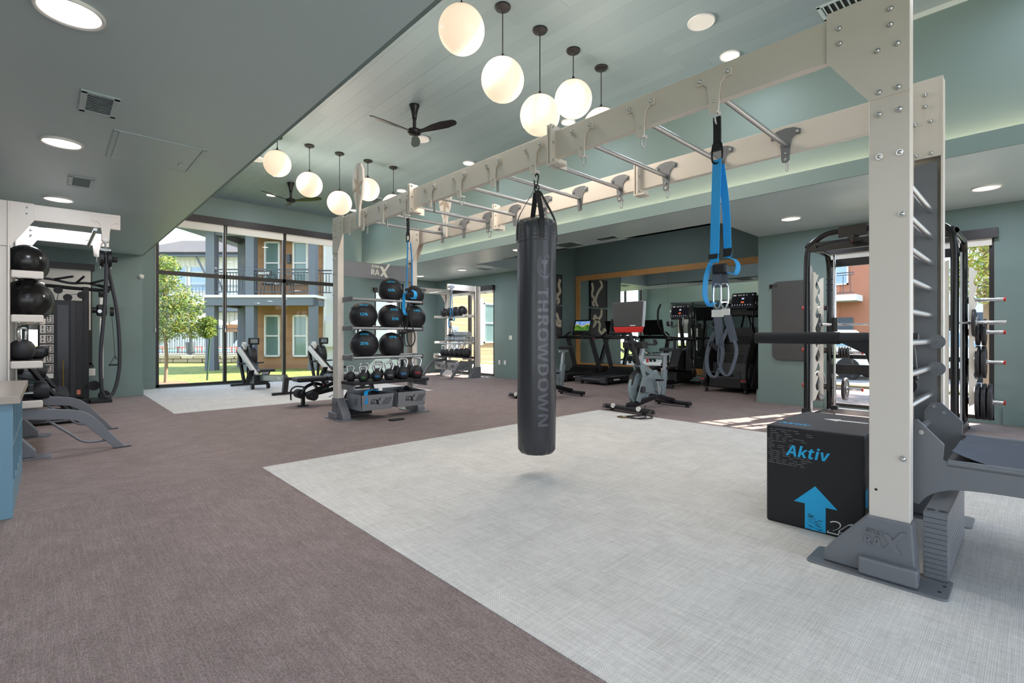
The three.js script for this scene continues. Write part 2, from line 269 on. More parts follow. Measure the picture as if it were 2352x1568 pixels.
// ---- ceiling fittings
function downlight(x, y, z, label, r = .135, lit = true, power = DISC) {
  const g = thing(lit ? 'recessed_light' : 'ceiling_speaker', label, lit ? 'ceiling light' : 'speaker', [x, y, z]);
  part(g, 'trim_ring', lathe([[r * .88, -.012], [r * .97, -.02], [r, -.012], [r, 0]], 36), M.white);
  part(g, lit ? 'lamp_lens' : 'grille', cyl(r * .89, .004, 0, -.010, 0, 'y', 36), lit ? M.lamp : M.white);
  if (lit) { const L = new THREE.RectAreaLight(0xe8efff, power, r * 1.6, r * 1.6); L.position.set(x, y - .025, z); L.lookAt(x, y - 5, z); scene.add(L); }
  return g;
}
const lowL = ['nearest of the row over the blue cabinet', 'second of the row over the blue cabinet', 'just above the beam of the storage rack', 'beyond the storage rack beam'];
[-3.2, -5.42, -7.69, -9.95].forEach((z, i) => downlight(.07, YL, z, 'round flush ceiling light, ' + lowL[i], .135, true, DISC_LOW));
downlight(.07, YL, -.9, 'round flush ceiling light behind the photographer');
[-2.44, -4.89, -7.34, -9.78, -12.15].forEach((z, i) => downlight(5.77, YH, z, 'small warm round light in the boarded ceiling, ' + ['closest to the rig post', 'between the near globe lamps', 'above the middle of the rig beam', 'next to the last far globe lamp', 'by the far wall beside the paddle plate'][i], .11));
downlight(3.74, YH, -12.15, 'small warm round light in the boarded ceiling beside the far black fan', .11);
downlight(1.78, YH, -4.9, 'round light over the pale carpet, hidden by the dropped ceiling', .11); downlight(1.78, YH, -9.8, 'round light near the tall window, hidden by the dropped ceiling', .11);
downlight(3.74, YH, -.2, 'round light in the boarded ceiling above the photographer', .11); downlight(5.77, YH, .2, 'round light in the boarded ceiling above the bench', .11);
downlight(8.045, YR, -.4, 'round flush ceiling light at the photo edge beside the rig'); downlight(8.045, YR, -2.5, 'round flush ceiling light above the hanging mat');
downlight(7.97, YR, -10.43, 'round flush ceiling light above the far storage rack'); downlight(7.9, YR, -12.36, 'round flush ceiling light in the far corner'); downlight(8.045, YR, 1.6, 'round flush ceiling light out of view along the wall');
downlight(6.95, YR, -7.2, 'round flush ceiling light outside the mirror bay'); downlight(9.6, 3.95, -6.4, 'round light in the raised bay over the treadmills');
downlight(4.93, YH, -2.38, 'plain white round speaker in the boarded ceiling above the rig', .135, false); downlight(4.48, YH, -6.98, 'white round speaker behind the near black fan', .14, false); downlight(2.78, YH, -9.85, 'white round speaker half hidden by the dropped ceiling', .14, false);
// globe pendants, two rows of five
function pendant(x, z, yg, label, group) {
  const g = thing('globe_pendant', label, 'pendant lamp', [x, YH, z], 0, group), R = .212, y = yg - YH;
  part(g, 'canopy', lathe([[0, 0], [.078, 0], [.08, -.012], [.07, -.028], [.03, -.036], [.014, -.038], [.014, -.06], [0, -.06]]), M.black);
  part(g, 'cord', rod([0, -.05, 0], [0, y + R + .03, 0], .0055, .0055, 8), M.black);
  part(g, 'cap', lathe([[0, y + R + .05], [.013, y + R + .045], [.015, y + R + .02], [.05, y + R + .006], [.085, y + R - .012], [.085, y + R - .02], [0, y + R - .02]]), M.black);
  part(g, 'globe_lamp', sph(R, 0, y, 0, 40), M.globe);
  const L = new THREE.PointLight(0xfff0e0, GLOBE); L.position.set(x, yg, z); L.shadow.radius = 9; L.castShadow = true; scene.add(L);
}
[[2.762, 3.99], [3.272, 3.71], [3.807, 3.524], [4.36, 3.877], [4.886, 3.725]].forEach(([x, y], i) => pendant(x, -3.62, y, 'white glass globe lamp, ' + ['largest and uppermost of the near row', 'second of the near row', 'lowest of the near row, just above the beam', 'touching the lowest globe of the near row', 'smallest of the near row, half behind the beam'][i], 'near row of globe lamps'));
[[2.72, 4.0], [3.244, 3.763], [3.776, 3.548], [4.321, 3.9], [4.853, 3.70]].forEach(([x, y], i) => pendant(x, -8.53, y, 'white glass globe lamp, ' + ['first of the far row at the ceiling edge', 'second of the far row', 'lowest of the far row beside the paddle', 'of the far row, partly behind the paddle', 'last of the far row, sinking behind the beam'][i], 'far row of globe lamps'));
// fans
function fan(x, z, turn, label) {
  const g = thing('ceiling_fan', label, 'fan', [x, YH, z], turn, 'black three-blade fans');
  part(g, 'canopy', lathe([[0, 0], [.075, 0], [.07, -.02], [.05, -.08], [.038, -.14], [.03, -.2], [0, -.2]]), M.blackGloss);
  part(g, 'downrod', cyl(.024, .18, 0, -.26, 0), M.black);
  part(g, 'motor_hub', lathe([[0, -.33], [.04, -.33], [.09, -.35], [.1, -.375], [.085, -.41], [.05, -.43], [0, -.435]]), M.blackGloss);
  for (let k = 0; k < 3; k++) {
    const b = ext([[.06, -.035], [.16, -.035], [.3, -.07], [.46, -.085], [.62, -.07], [.66, -.04], [.665, 0], [.64, .035], [.5, .06], [.3, .05], [.16, .035], [.06, .03]], .012, .003);
    b.rotateX(-PI / 2); b.rotateX(-.26); b.rotateZ(.07); b.translate(0, -.385, 0); b.rotateY(k * PI * 2 / 3);
    part(g, 'blade', b, M.blackGloss);
  }
}
fan(3.765, -6.03, 1.0, 'black three-blade ceiling fan in front of the near globe lamps'); fan(3.753, -10.91, 1.35, 'black ceiling fan beyond the far row of globe lamps');
// vents: frame, back, louvre blades
function vent(x, y, z, w, d, turn, n, label) {
  const g = thing('ceiling_vent', label, 'vent', [x, y, z], turn);
  part(g, 'frame', [bx(w, .012, .035, 0, -.006, -d / 2 + .017, .003), bx(w, .012, .035, 0, -.006, d / 2 - .017, .003), bx(.035, .012, d, -w / 2 + .017, -.006, 0, .003), bx(.035, .012, d, w / 2 - .017, -.006, 0, .003)], M.ceil);
  part(g, 'duct_back', bx(w - .05, .004, d - .05, 0, -.001, 0), M.black);
  for (let i = 0; i < n; i++) { const s = bx(w - .07, .002, .026, 0, 0, 0); s.rotateX(.6); part(g, 'slat', s.translate(0, -.008, -d / 2 + .05 + (d - .1) * i / (n - 1)), M.ceil); }
}
vent(.243, YL, -4.35, .2, .39, 0, 11, 'painted square air vent between the near and middle flush lights'); vent(.232, YL, -6.67, .2, .42, 0, 11, 'small painted air vent above the storage rack beam');
vent(.18, YL, -8.9, .2, .4, 0, 9, 'painted air vent seen under the storage rack arm');
vent(7.28, YR, -5.26, .27, .46, 0, 6, 'painted slotted vent near the raised bay'); vent(7.28, YR, -6.15, .5, .5, 0, 8, 'large louvred vent beside the hanging bag'); vent(5.7, YH, -1.25, .3, .5, 0, 9, 'painted vent behind the near rig post');
vent(8.3, YR, -9.9, .4, .25, 0, 6, 'small dark vent at the corner of the raised bay'); vent(5.7, YH, -10.9, .3, .5, 0, 8, 'painted vent in the boarded ceiling beyond the far globes');
{ // access hatch
  const g = thing('access_hatch', 'flat painted access hatch in the dropped ceiling', 'hatch', [.665, YL, -5.19]);
  part(g, 'frame', [bx(.62, .008, .02, 0, -.004, -.38), bx(.62, .008, .02, 0, -.004, .38), bx(.03, .008, .76, -.295, -.004, 0), bx(.03, .008, .76, .295, -.004, 0)], M.ceil);
  part(g, 'door', bx(.55, .006, .73, 0, -.003, 0, .002), M.ceil); part(g, 'latch', [cyl(.012, .01, .2, -.009, -.15), bx(.012, .012, .05, .2, -.012, -.18, .003)], M.zinc);
}
// wall plates
function plate(name, label, cat, x, y, z, axis, w = .075, h = .115) {
  const g = thing(name, label, cat, [x, y, z], axis === 'x' ? -PI / 2 : 0); part(g, 'cover', bx(w, h, .008, 0, 0, .004, .003), M.white);
  if (cat === 'outlet') for (const dy of [-.026, .026]) part(g, 'socket', bx(.034, .03, .004, 0, dy, .009, .002), M.offwhite); else part(g, 'rocker', bx(w * .45, h * .55, .006, 0, 0, .009, .002), M.offwhite);
}
plate('thermostat', 'white square thermostat on the wall left of the hanging bag', 'thermostat', XR, 1.12, -9.8, 'x', .11, .11);
plate('wall_outlet', 'white outlet low on the wall under the thermostat', 'outlet', XR, .43, -10.03, 'x'); plate('light_switch', 'blank white plate beside the low outlet', 'switch', XR, .43, -10.26, 'x');
plate('wall_outlet', 'white outlet beside the cable machine frame', 'outlet', .565, .5, ZL, 'z', .1, .13);
{ const g = thing('motion_sensor', 'small round white sensor on the wall corner by the tall window', 'sensor', [1.3, 2.33, ZL]); part(g, 'base', cyl(.045, .03, 0, 0, .015, 'z'), M.white); part(g, 'dome', sph(.04, 0, 0, .03, 16), M.offwhite); }
// mirror with oak frame
{
  const g = thing('wall_mirror', 'wide wall mirror in a broad oak frame', 'mirror', [XM, 0, 0]), z0 = ZA0 + .02, z1 = ZA1 - .05, y0 = .22, y1 = 2.94, f = .15;
  const fr = (...a) => planar(bc(...a, .004), 'zy', 1);
  part(g, 'top_rail', [fr(-.035, 0, y1 - f, y1, z0, z0 + 2.4), fr(-.035, 0, y1 - f, y1, z0 + 2.403, z1)], M.oak); part(g, 'bottom_rail', fr(-.035, 0, y0, y0 + f, z0, z1), M.oak);
  const up = m => { const q = planar(bc(-.035, 0, y0 + f, y1 - f, z0, z0 + f, .004), 'yz', 1); return q; };
  part(g, 'side_rail', up(), M.oak); part(g, 'side_rail', up().translate(0, 0, z1 - z0 - f), M.oak);
  const a = z0 + f, b = z1 - f, n = 4; for (let i = 0; i < n; i++) part(g, 'mirror_panel', bc(-.012, -.006, y0 + f, y1 - f, a + (b - a) * i / n + .0015, a + (b - a) * (i + 1) / n - .0015), M.mirror);
}
// pictures on the alcove side wall: pale ribbons on charcoal
function picture(x, y, pts, label) {
  const g = thing('framed_picture', label, 'picture', [x, y, ZA0 + .002], 0, 'ribbon pictures');
  part(g, 'frame', [bx(.02, .86, .05, -.42, 0, .025), bx(.02, .86, .05, .42, 0, .025), bx(.86, .02, .05, 0, -.42, .025), bx(.86, .02, .05, 0, .42, .025)], M.frame); part(g, 'canvas', bx(.82, .82, .03, 0, 0, .018), M.canvas);
  for (const p of pts) part(g, 'ribbon', strap(p.map(q => [q[0], q[1], .036]), .006, [0, 0, 1], .1, 60), M.cream);
}
picture(10.39, 2.50, [[[-.05, .44], [-.16, .25], [-.02, .1], [.1, -.05], [.16, -.25], [.05, -.44]], [[.36, .3], [.3, .12], [.36, -.05], [.22, -.2], [.3, -.32], [.22, -.44]]], 'charcoal picture with two pale wavy ribbons, upper of the two');
picture(10.39, 1.585, [[[-.15, .44], [-.1, .2], [.08, .1], [.2, .2], [.3, .02], [.42, -.02]], [[.42, -.12], [.25, -.1], [.1, .06], [-.05, -.05], [-.02, -.25], [-.2, -.34], [-.28, -.22], [-.44, -.35]]], 'charcoal picture with pale curling ribbons, lower of the two');
// ======================= outside =======================
const rV = V(Math.cos(YAW), 0, Math.sin(YAW)), fV = V(Math.sin(YAW), 0, -Math.cos(YAW));
const at = (r, y, f) => { const p = rV.clone().multiplyScalar(r).addScaledVector(fV, f); return [p.x, y, p.z]; };   // a point r metres across and f metres along the line towards the courtyard
struct('lawn', planar(mg([bc(-60, 9.4, -.4, -.16, -90, ZB - .22), bc(-60, XW - .2, -.4, -.16, ZB - .22, 60), bc(XR + .25, 90, -.4, -.16, -90, 60)])), M.grass, 'sunlit lawn outside');
function oriented(name, label, cat, r, y, f, group) { return thing(name, label, cat, at(r, y, f), -YAW, group); }
const mOrange = std(0x9f7854, .8), mOrange2 = std(0x96704e, .8), mSlate = std(0x62686f, .7), mSlate2 = std(0x4c5660, .7), mWhite = std(0xdcdcd6, .8), mTan = std(0xb59a74, .8), mTan2 = std(0xad926d, .8), mShingle = std(0x4d4a48, .9), mBrick = std(0xb27a5e, .85), mBrick2 = std(0xa87056, .85), mPane = std(0x6f8781, .08, .1), mPane2 = std(0x8ea9bd, .08, .1), mStone = [std(0xb7a88c, .9), std(0xa5967a, .9), std(0xc4b79d, .9)], mPool = std(0x4aa7c8, .1), mRail = std(0x474d52, .6), mLounge = std(0xa34a34, .7), mBark = std(0x8a7460, .9);
function sash(p, x0, x1, y0, y1, z, pane = mPane, mid = true) {  // window with frame, sash rail and two panes
  const w = part(p, 'window', [bc(x0, x0 + .07, y0, y1, z, z + .08), bc(x1 - .07, x1, y0, y1, z, z + .08), bc(x0, x1, y0, y0 + .07, z, z + .08), bc(x0, x1, y1 - .07, y1, z, z + .08), ...(mid ? [bc(x0, x1, (y0 + y1) / 2 - .03, (y0 + y1) / 2 + .03, z, z + .07)] : [])], M.offwhite);
  part(w, 'pane', bc(x0 + .06, x1 - .06, (y0 + y1) / 2, y1 - .06, z, z + .03), pane); part(w, 'pane', bc(x0 + .06, x1 - .06, y0 + .06, (y0 + y1) / 2, z, z + .02), pane);
}
function railing(p, x0, x1, y0, h, z, step = .115, m = mRail) {
  part(p, 'handrail', [bc(x0, x1, y0 + h - .05, y0 + h, z - .03, z + .03), bc(x0, x1, y0 + h - .16, y0 + h - .12, z - .015, z + .015), bc(x0, x1, y0 + .08, y0 + .12, z - .015, z + .015)], m);
  for (let x = x0 + step / 2; x < x1; x += step) part(p, 'baluster', bc(x - .011, x + .011, y0 + .1, y0 + h - .12, z - .011, z + .011), m);
}
{ // the apartment house across the lawn; local x across, z towards the gym, wall plane at z = 0
  const b = oriented('apartment_building', 'two-storey orange sided apartment house with slate posts and balcony', 'building', 0, -.18, 19.8);
  for (let k = 0; k < 31; k++) { const y = k * .185; const g = bx(2.83, .19, .025, -8.95, y + .09, 0); part(b, 'siding_board', g.rotateX(0).translate(0, 0, .012 + (k % 2) * .004), k % 3 ? mOrange : mOrange2); }
  part(b, 'wall', [bc(-10.36, -7.55, 0, 5.75, -3, 0), bc(-7.55, -5, 0, 6.5, -2.6, .05)], mWhite); part(b, 'gable_wall', bc(-10.38, -10.36, 0, 5.7, -3, .02), mOrange);
  for (let k = 0; k < 7; k++) part(b, 'batten', bc(-7.5 + k * .3, -7.46 + k * .3, 0, 6.5, .05, .075), mWhite);
  for (const [x0, x1] of [[-9.93, -9.30], [-8.79, -8.18]]) { sash(b, x0, x1, .50, 2.18, .03); sash(b, x0, x1, 3.4, 5.12, .03); }
  part(b, 'wall_lamp', bc(-9.0, -8.88, 4.25, 4.6, .03, .16), mSlate2); part(b, 'downpipe', rod([-7.52, 0, .1], [-7.52, 5.7, .1], .04), mWhite);
  part(b, 'meter_box', bc(-7.42, -6.95, .9, 1.95, .05, .3, .02), M.offwhite);
  for (const [x0, x1, z0] of [[-11.69, -11.36, 1.04], [-10.17, -9.85, 1.04], [-7.76, -7.50, 1.04], [-11.6, -11.3, -1.0], [-10.75, -10.45, -.6]]) { part(b, 'post', [bc(x0, x1, 0, 5.4, z0 - .3, z0), bc(x0 - .02, x1 + .02, 0, .32, z0 - .32, z0 + .02)], mSlate); }
  part(b, 'balcony_beam', [bc(-11.5, -7.5, 2.50, 2.8, .95, 1.1), bc(-7.6, -7.5, 2.5, 2.8, 0, 1.1), bc(-11.7, -11.5, 2.5, 2.8, -2.5, 1.1)], mSlate);
  part(b, 'balcony_deck', [bc(-11.7, -7.45, 2.8, 2.9, 0, 1.14), bc(-11.7, -10.3, 2.8, 2.9, -2.6, .0)], mWhite); part(b, 'balcony_ceiling', bc(-11.7, -7.5, 2.74, 2.8, -2.6, .95), mTan);
  for (const x of [-9.6, -10.1]) part(b, 'soffit_light', cyl(.11, .02, x, 2.73, .5), mWhite);
  railing(b, -11.4, -10.15, 2.92, .98, 1.0); railing(b, -9.85, -7.75, 2.92, .98, 1.0); railing(b, -7.5, -7.0, 2.92, .98, .7);
  part(b, 'roof', [bc(-12.7, -7.2, 5.42, 5.62, -3.4, 1.5), bc(-7.7, -4.8, 6.5, 6.7, -3, .5)], mSlate2); part(b, 'eave_beam', [bc(-11.7, -7.5, 5.2, 5.42, .8, 1.0), bc(-11.7, -11.45, 5.2, 5.42, -3, 1.0)], mSlate);
  part(b, 'patio_slab', bc(-13.4, -6.8, -.02, .015, -3, 1.9), M.concrete);
  const s = thing('balcony_sign', 'small black sign with white letters on the balcony rail', 'sign', at(-9.45, 3.55, 18.75), -YAW); part(s, 'board', bx(.56, .17, .02, 0, 0, 0), M.black); part(s, 'lettering', text('DUCATI', .085, .004, .25).translate(0, 0, .012), M.white);
  for (const [x, lbl] of [[-9.5, 'black wire patio chair behind the balcony sign'], [-8.75, 'black wire patio chair at the slate post']]) {
    const c = thing('patio_chair', lbl, 'chair', at(x, 2.72, 19.15), -YAW + .2); part(c, 'backrest', [tor(.24, .012, 0, .72, -.2, 'z', 20), rod([-.2, .5, -.2], [.2, .95, -.2], .008), rod([.2, .5, -.2], [-.2, .95, -.2], .008)], M.black); part(c, 'seat', [tor(.24, .012, 0, .45, 0, 'y'), rod([-.2, .45, 0], [.2, .45, 0], .008), rod([0, .45, -.2], [0, .45, .2], .008)], M.black);
    for (const [lx, lz] of [[-.18, -.18], [.18, -.18], [-.18, .18], [.18, .18]]) part(c, 'leg', rod([lx, .45, lz], [lx * 1.15, 0, lz * 1.15], .012), M.black);
  }
}
{ // white house behind the pool
  const b = oriented('clubhouse', 'white board-and-batten house with grey shingle roof beyond the pool', 'building', 0, 0, 45);
  part(b, 'wall', bc(-34, -16, 0, 8.4, -6, 0), mWhite); for (let k = 0; k < 40; k++) part(b, 'batten', bc(-34 + k * .45, -33.95 + k * .45, 0, 8.4, 0, .06), mWhite);
  part(b, 'roof', [ext([[1.6, 8.3], [-6.5, 10.9], [-6.5, 11.1], [1.6, 8.55]], 19).rotateY(-PI / 2).translate(-25, 0, 0).scale(1, 1, 1)], mShingle); part(b, 'fascia', bc(-34.5, -15.5, 8.15, 8.5, 1.3, 1.6), mSlate2);
  for (const x of [-31.2, -29.4, -24.2, -22.2]) { sash(b, x, x + 1.5, 5.2, 6.7, .05, mPane2); sash(b, x, x + 1.5, 6.9, 7.5, .05, mPane2, false); }
  part(b, 'balcony_deck', bc(-34, -16, 3.9, 4.5, 0, 1.6), mWhite); part(b, 'balcony_beam', bc(-34, -16, 3.3, 3.95, .1, 1.5), mSlate); railing(b, -33.5, -16.5, 4.5, 1.1, 1.5, .3);
  for (const x of [-28.1, -27.2, -21, -20.2]) part(b, 'brace', bar([x, 8.2, 1.2], [x + 1.2, 4.8, .3], .16, .16), mSlate); part(b, 'door', bc(-32.9, -31.7, 4.5, 6.7, .04, .1), mSlate);
  part(b, 'porch_beam', bc(-25.5, -19, 1.5, 2.3, .1, 1.7), std(0x9a6a42, .8)); part(b, 'porch_recess', bc(-25.4, -19.1, .2, 1.5, .05, .15), mSlate2);
}
struct('pool_deck', mg([bc(-24, -8.2, -.2, .22, 0, 16)].map(g => xf(g, [0, 0, 0], [0, 0, 0]))).applyMatrix4(new THREE.Matrix4().makeRotationY(-YAW)).translate(...at(0, 0, 42)), M.concrete, 'pale concrete pool deck');
{ const p = solo('swimming_pool', 'strip of blue pool water behind the fence', 'pool', bc(-26, -17.6, .2, .235, -4, 1.4), mPool, at(0, 0, 29)); p.rotation.y = -YAW; }
{ // dry-stone edging
  const w = oriented('stone_wall', 'low buff stone wall below the pool fence', 'wall', 0, -.16, 24);
  for (let c = 0; c < 2; c++) for (let x = -19.4 + c * .3; x < -12.0;) { const L = rr(.35, .75), hh = .19; part(w, 'stone', bx(L - .03, hh - .02, .3 + rr(-.03, .03), x + L / 2, .1 + c * hh, rr(-.02, .02), .03), mStone[Math.floor(rnd() * 3)]); x += L; }
  part(w, 'backing', bc(-19.4, -11.6, 0, .34, -.2, -.08), mStone[1]);
}
{ // pool fence
  const f = oriented('pool_fence', 'black metal picket fence around the pool', 'fence', 0, .2, 24.5);
  part(f, 'rail', [bc(-18.6, -11.5, 1.3, 1.34, -.02, .02), bc(-18.6, -11.5, .12, .16, -.02, .02)], mRail); for (let x = -18.55; x < -11.5; x += .125) part(f, 'picket', bc(x - .01, x + .01, .08, 1.38, -.01, .01), mRail);
  for (const x of [-18.2, -16.0, -13.15, -11.6]) part(f, 'post', bc(x - .05, x + .05, -.1, 1.52, -.05, .05), mRail);
}
['at the left pane edge', 'behind the fence post', 'beside the slate post', 'seen past the middle mullion', 'farthest along the fence'].forEach((t, i) => {
  const l = oriented('pool_lounger', 'red framed pool lounger with grey sling ' + t, 'lounger', [-19.2, -17.6, -15.4, -14.2, -13.2][i], .22, 26.6 + (i % 2) * .5, 'pool loungers'); l.rotation.y += .9;
  part(l, 'seat_sling', bar([-.6, .34, 0], [.35, .34, 0], .6, .03), M.silver); part(l, 'back_sling', bar([.35, .34, 0], [.85, .98, 0], .6, .03), M.silver);
  part(l, 'frame', [bar([-.7, .32, -.3], [.4, .32, -.3], .04, .05), bar([-.7, .32, .3], [.4, .32, .3], .04, .05)], mLounge); for (const [x, z] of [[-.6, -.3], [-.6, .3], [.35, -.3], [.35, .3]]) part(l, 'leg', bx(.05, .32, .04, x, .16, z), mLounge);
});
[[-20.9, 'over the tree side'], [-17.6, 'behind the slate post'], [-14.3, 'past the middle mullion']].forEach(([x, t]) => {
  const u = oriented('pool_umbrella', 'white pool umbrella ' + t, 'umbrella', x * 1.045, .2, 35, 'pool umbrellas'); part(u, 'pole', cyl(.03, 2.4, 0, 1.2, 0), M.silver); part(u, 'canopy', lathe([[0, 2.55], [.7, 2.2], [1.5, 1.86], [1.5, 1.74], [1.45, 1.8], [0, 2.5]], 8), M.white);
});
{ const p = oriented('planter', 'square grey blue planter box behind the fence', 'planter', -16.6, .22, 25.4); part(p, 'pot', lathe([[0, 0], [.22, 0], [.28, .62], [.25, .62], [.24, .56], [0, .56]], 4), mSlate); }
{ // garden stake
  const s = oriented('garden_stake', 'thin dark green stake with orange top on the lawn', 'stake', -9.05, -.16, 14.7); part(s, 'post', bar([-.06, 0, 0], [.04, 1.42, 0], .045, .03), std(0x24402f, .7)); part(s, 'cap', bx(.07, .07, .06, .045, 1.44, 0, .01), std(0xd8763a, .7));
}
// leaves as one mass per tree, on a trunk with branches
const leafG = (() => { const g = ext([[0, 0], [.35, .12], [.7, .1], [1, 0], [.7, -.1], [.35, -.12]], .02); return g; })();
function tree(name, label, pos, blobs, n, size, cols, trunkR, branches) {
  const t = thing(name, label, 'tree', pos); part(t, 'trunk', tube(branches[0], trunkR, 16, 8), mBark); for (const b of branches.slice(1)) part(t, 'branch', tube(b, trunkR * .5, 10, 6), mBark);
  const m = new THREE.MeshPhysicalMaterial({ color: 0xffffff, roughness: .8, transmission: .25, thickness: 0, side: THREE.DoubleSide }), I = new THREE.InstancedMesh(leafG, m, n), o = new THREE.Object3D(), c = new THREE.Color();
  for (let i = 0; i < n; i++) {
    const [x, y, z, r] = blobs[Math.floor(rnd() * blobs.length)], a = rr(0, PI * 2), q = rr(-1, 1), R = r * Math.cbrt(rnd()), s = Math.sqrt(1 - q * q);
    o.position.set(x + R * s * Math.cos(a), y + R * q * .8, z + R * s * Math.sin(a)); o.rotation.set(rr(-1, 1), rr(0, 6.3), rr(-1.2, .8)); o.scale.setScalar(size * rr(.7, 1.4)); o.updateMatrix(); I.setMatrixAt(i, o.matrix); I.setColorAt(i, c.set(cols[Math.floor(rnd() * cols.length)]));
  }
  I.name = 'foliage'; I.userData.kind = 'stuff'; shadows(I); t.add(I); return t;
}
{
  const p = at(-9.65, -.16, 13.7);
  tree('young_tree', 'young bright green tree with thin trunk outside the tall window', p, [[0, 3.3, 0, .35], [-.1, 2.9, .1, .45], [.1, 2.5, 0, .55], [.45, 2.2, .2, .5], [-.3, 2.1, 0, .55], [.2, 1.75, .1, .6], [.6, 1.6, .1, .45], [-.1, 1.5, -.1, .5], [.95, 1.72, .3, .2], [.95, 1.45, .3, .22]], 9500, .085, ['#7f9a35', '#6b8a2c', '#a3b548', '#53732a', '#789634', '#b3a544'], .045, [[[0, 0, 0], [.02, .8, 0], [-.02, 1.6, .02], [0, 3.2, 0]], [[0, 1.2, 0], [.3, 1.5, .1], [.9, 1.7, .3]], [[0, 1.5, 0], [-.3, 1.9, 0], [-.4, 2.3, .1]], [[0, 1.9, 0], [.35, 2.3, .1], [.5, 2.5, .2]]]);
  solo('mulch_ring', 'round brown mulch patch around the young tree', 'mulch', cyl(.55, .03, 0, .015, 0, 'y', 24), std(0x7a6247, .95), p);
}
// ---- beyond the window with the bar machine: lawn, kerb, street, cars, houses, tree
struct('sidewalk', bc(13.2, 14.6, -.2, -.14, -40, 30), M.concrete, 'pale sidewalk outside'); struct('street', bc(15.6, 25, -.3, -.15, -40, 30), std(0x8d8a86, .9), 'grey street outside');
function car(label, x, z, turn, col) {
  const c = thing('parked_car', label, 'car', [x, -.15, z], turn, 'parked cars'), m = std(col, .2, .1);
  part(c, 'body', ext([[-2.3, .35], [-2.32, .8], [-1.75, .95], [-1.1, 1.5], [.9, 1.55], [1.6, 1.05], [2.25, .9], [2.32, .4], [1.9, .28], [-1.9, .28]], 1.75, .08), m);
  part(c, 'window', ext([[-1.6, .98], [-1.02, 1.43], [.85, 1.47], [1.4, 1.02]], 1.77), mPane2, 'dark side glass'); for (const wx of [-1.45, 1.45]) for (const s of [-1, 1]) part(c, 'wheel', cyl(.33, .2, wx, .33, s * .8, 'z'), M.rubber); part(c, 'headlight', bx(.12, .16, 1.5, 2.25, .74, 0, .04), M.silver);
}
car('white parked car seen between the machine uprights', 20.5, -2.2, 1.2, 0xe4e4e2); car('white parked car left of the near rig post', 18.5, -5.2, 1.45, 0xe9e9e7); car('silver car parked at the far end of the street', 23, -8.6, 1.5, 0xb9bec2);
{
  const b = thing('street_apartment', 'brick coloured apartment block across the street', 'building', [30, -.2, -9], -PI / 2);   // local +z faces the gym
  part(b, 'wall', bc(-10.9, 4, 0, 11, -5, 0), mBrick2); for (let k = 0; k < 34; k++) part(b, 'siding_board', bx(11, .28, .04, .5 - 4, .14 + k * .28, .02), k % 2 ? mBrick : mBrick2);
  part(b, 'upper_storey', bc(-10.9, 4, 8.1, 11.6, -.1, .1), mSlate); for (const x of [-3, -1, 1]) sash(b, x, x + 1.2, 8.4, 10.4, .12, mPane2); sash(b, -2.6, -.3, 4.0, 6.6, .05, mPane2); sash(b, .8, 2.4, 4, 6.4, .05, mPane2); sash(b, -7.6, -6, 4, 6.4, .05, mPane2);
  part(b, 'balcony_deck', bc(-3.2, 3, 3.1, 3.4, 0, 1.4), mWhite); railing(b, -3.1, 2.9, 3.4, 1.1, 1.3, .3); part(b, 'garage_door', bc(-3, 2.6, .1, 2.3, .04, .08), mSlate2); part(b, 'ground_trim', bc(-3.4, -3, 0, 3.1, .04, .2), mOrange);
  const w = thing('street_townhouse', 'pale grey townhouse behind the street tree', 'building', [33, -.2, 1.5], -PI / 2); part(w, 'wall', bc(-4.5, 6, 0, 10.5, -5, 0), mWhite); for (let k = 0; k < 18; k++) part(w, 'batten', bc(-4.5 + k * .55, -4.42 + k * .55, 3, 10.5, 0, .06), mWhite); for (const x of [-3.4, -.6, 2]) { sash(w, x, x + 1.3, 4.3, 6.4, .05, mPane2); sash(w, x, x + 1.3, 7.6, 9.6, .05, mPane2); part(w, 'garage_door', bc(x - .3, x + 1.8, 0, 2.5, .03, .08), mSlate2); } part(w, 'cornice', bc(-4.7, 6.2, 10.5, 11, -5, .4), mSlate);
  tree('street_tree', 'leafy yellow green street tree beside the parked car', [15.2, -.16, -.75], [[0, 2.6, 0, .7], [.2, 3.2, .2, .8], [-.1, 3.8, -.3, .7], [.1, 2.2, .5, .6], [0, 4.2, .2, .6]], 6000, .1, ['#a9b84a', '#8c9d35', '#c3c35a', '#70832e', '#b59a3a'], .06, [[[0, 0, 0], [.03, 1.2, 0], [0, 2.4, 0], [0, 4, 0]], [[0, 1.8, 0], [.3, 2.6, .3], [.3, 3.2, .5]], [[0, 2, 0], [-.2, 2.8, -.3], [-.2, 3.4, -.4]]]);
  const h = solo('mulch_bed', 'strip of brown bark mulch along the kerb', 'mulch', bc(14.8, 15.4, -.16, -.09, -12, 6), std(0x75624c, .95));
}
{ // house close outside the corner window
  const b = thing('neighbour_building', 'tan sided building close outside the corner window', 'building', [14.5, -.2, -19]);
  part(b, 'wall', bc(-2.4, 8, 0, 7, -3, 0), mTan2); for (let k = 0; k < 32; k++) part(b, 'siding_board', bx(10.4, .205, .04, 2.8, .1 + k * .21, .02 + (k % 2) * .004), k % 2 ? mTan : mTan2);
  sash(b, 1.3, 2.5, 1.0, 3.0, .06); part(b, 'trim', bc(1.1, 1.3, .9, 3.2, .04, .1), M.offwhite); part(b, 'corner_board', bc(-1.8, -1.3, 0, 7, .04, .12), mWhite);
  for (const [x, y] of [[-.6, 1.2], [-.05, .9], [-.62, .5]]) { part(b, 'meter_box', [bx(.5, .6, .2, x, y + .3, .14, .02), tor(.11, .02, x, y + .35, .25)], M.silver); }
  struct('side_path', bc(9.45, 13, -.17, -.14, -18, -9.8), M.concrete);
}
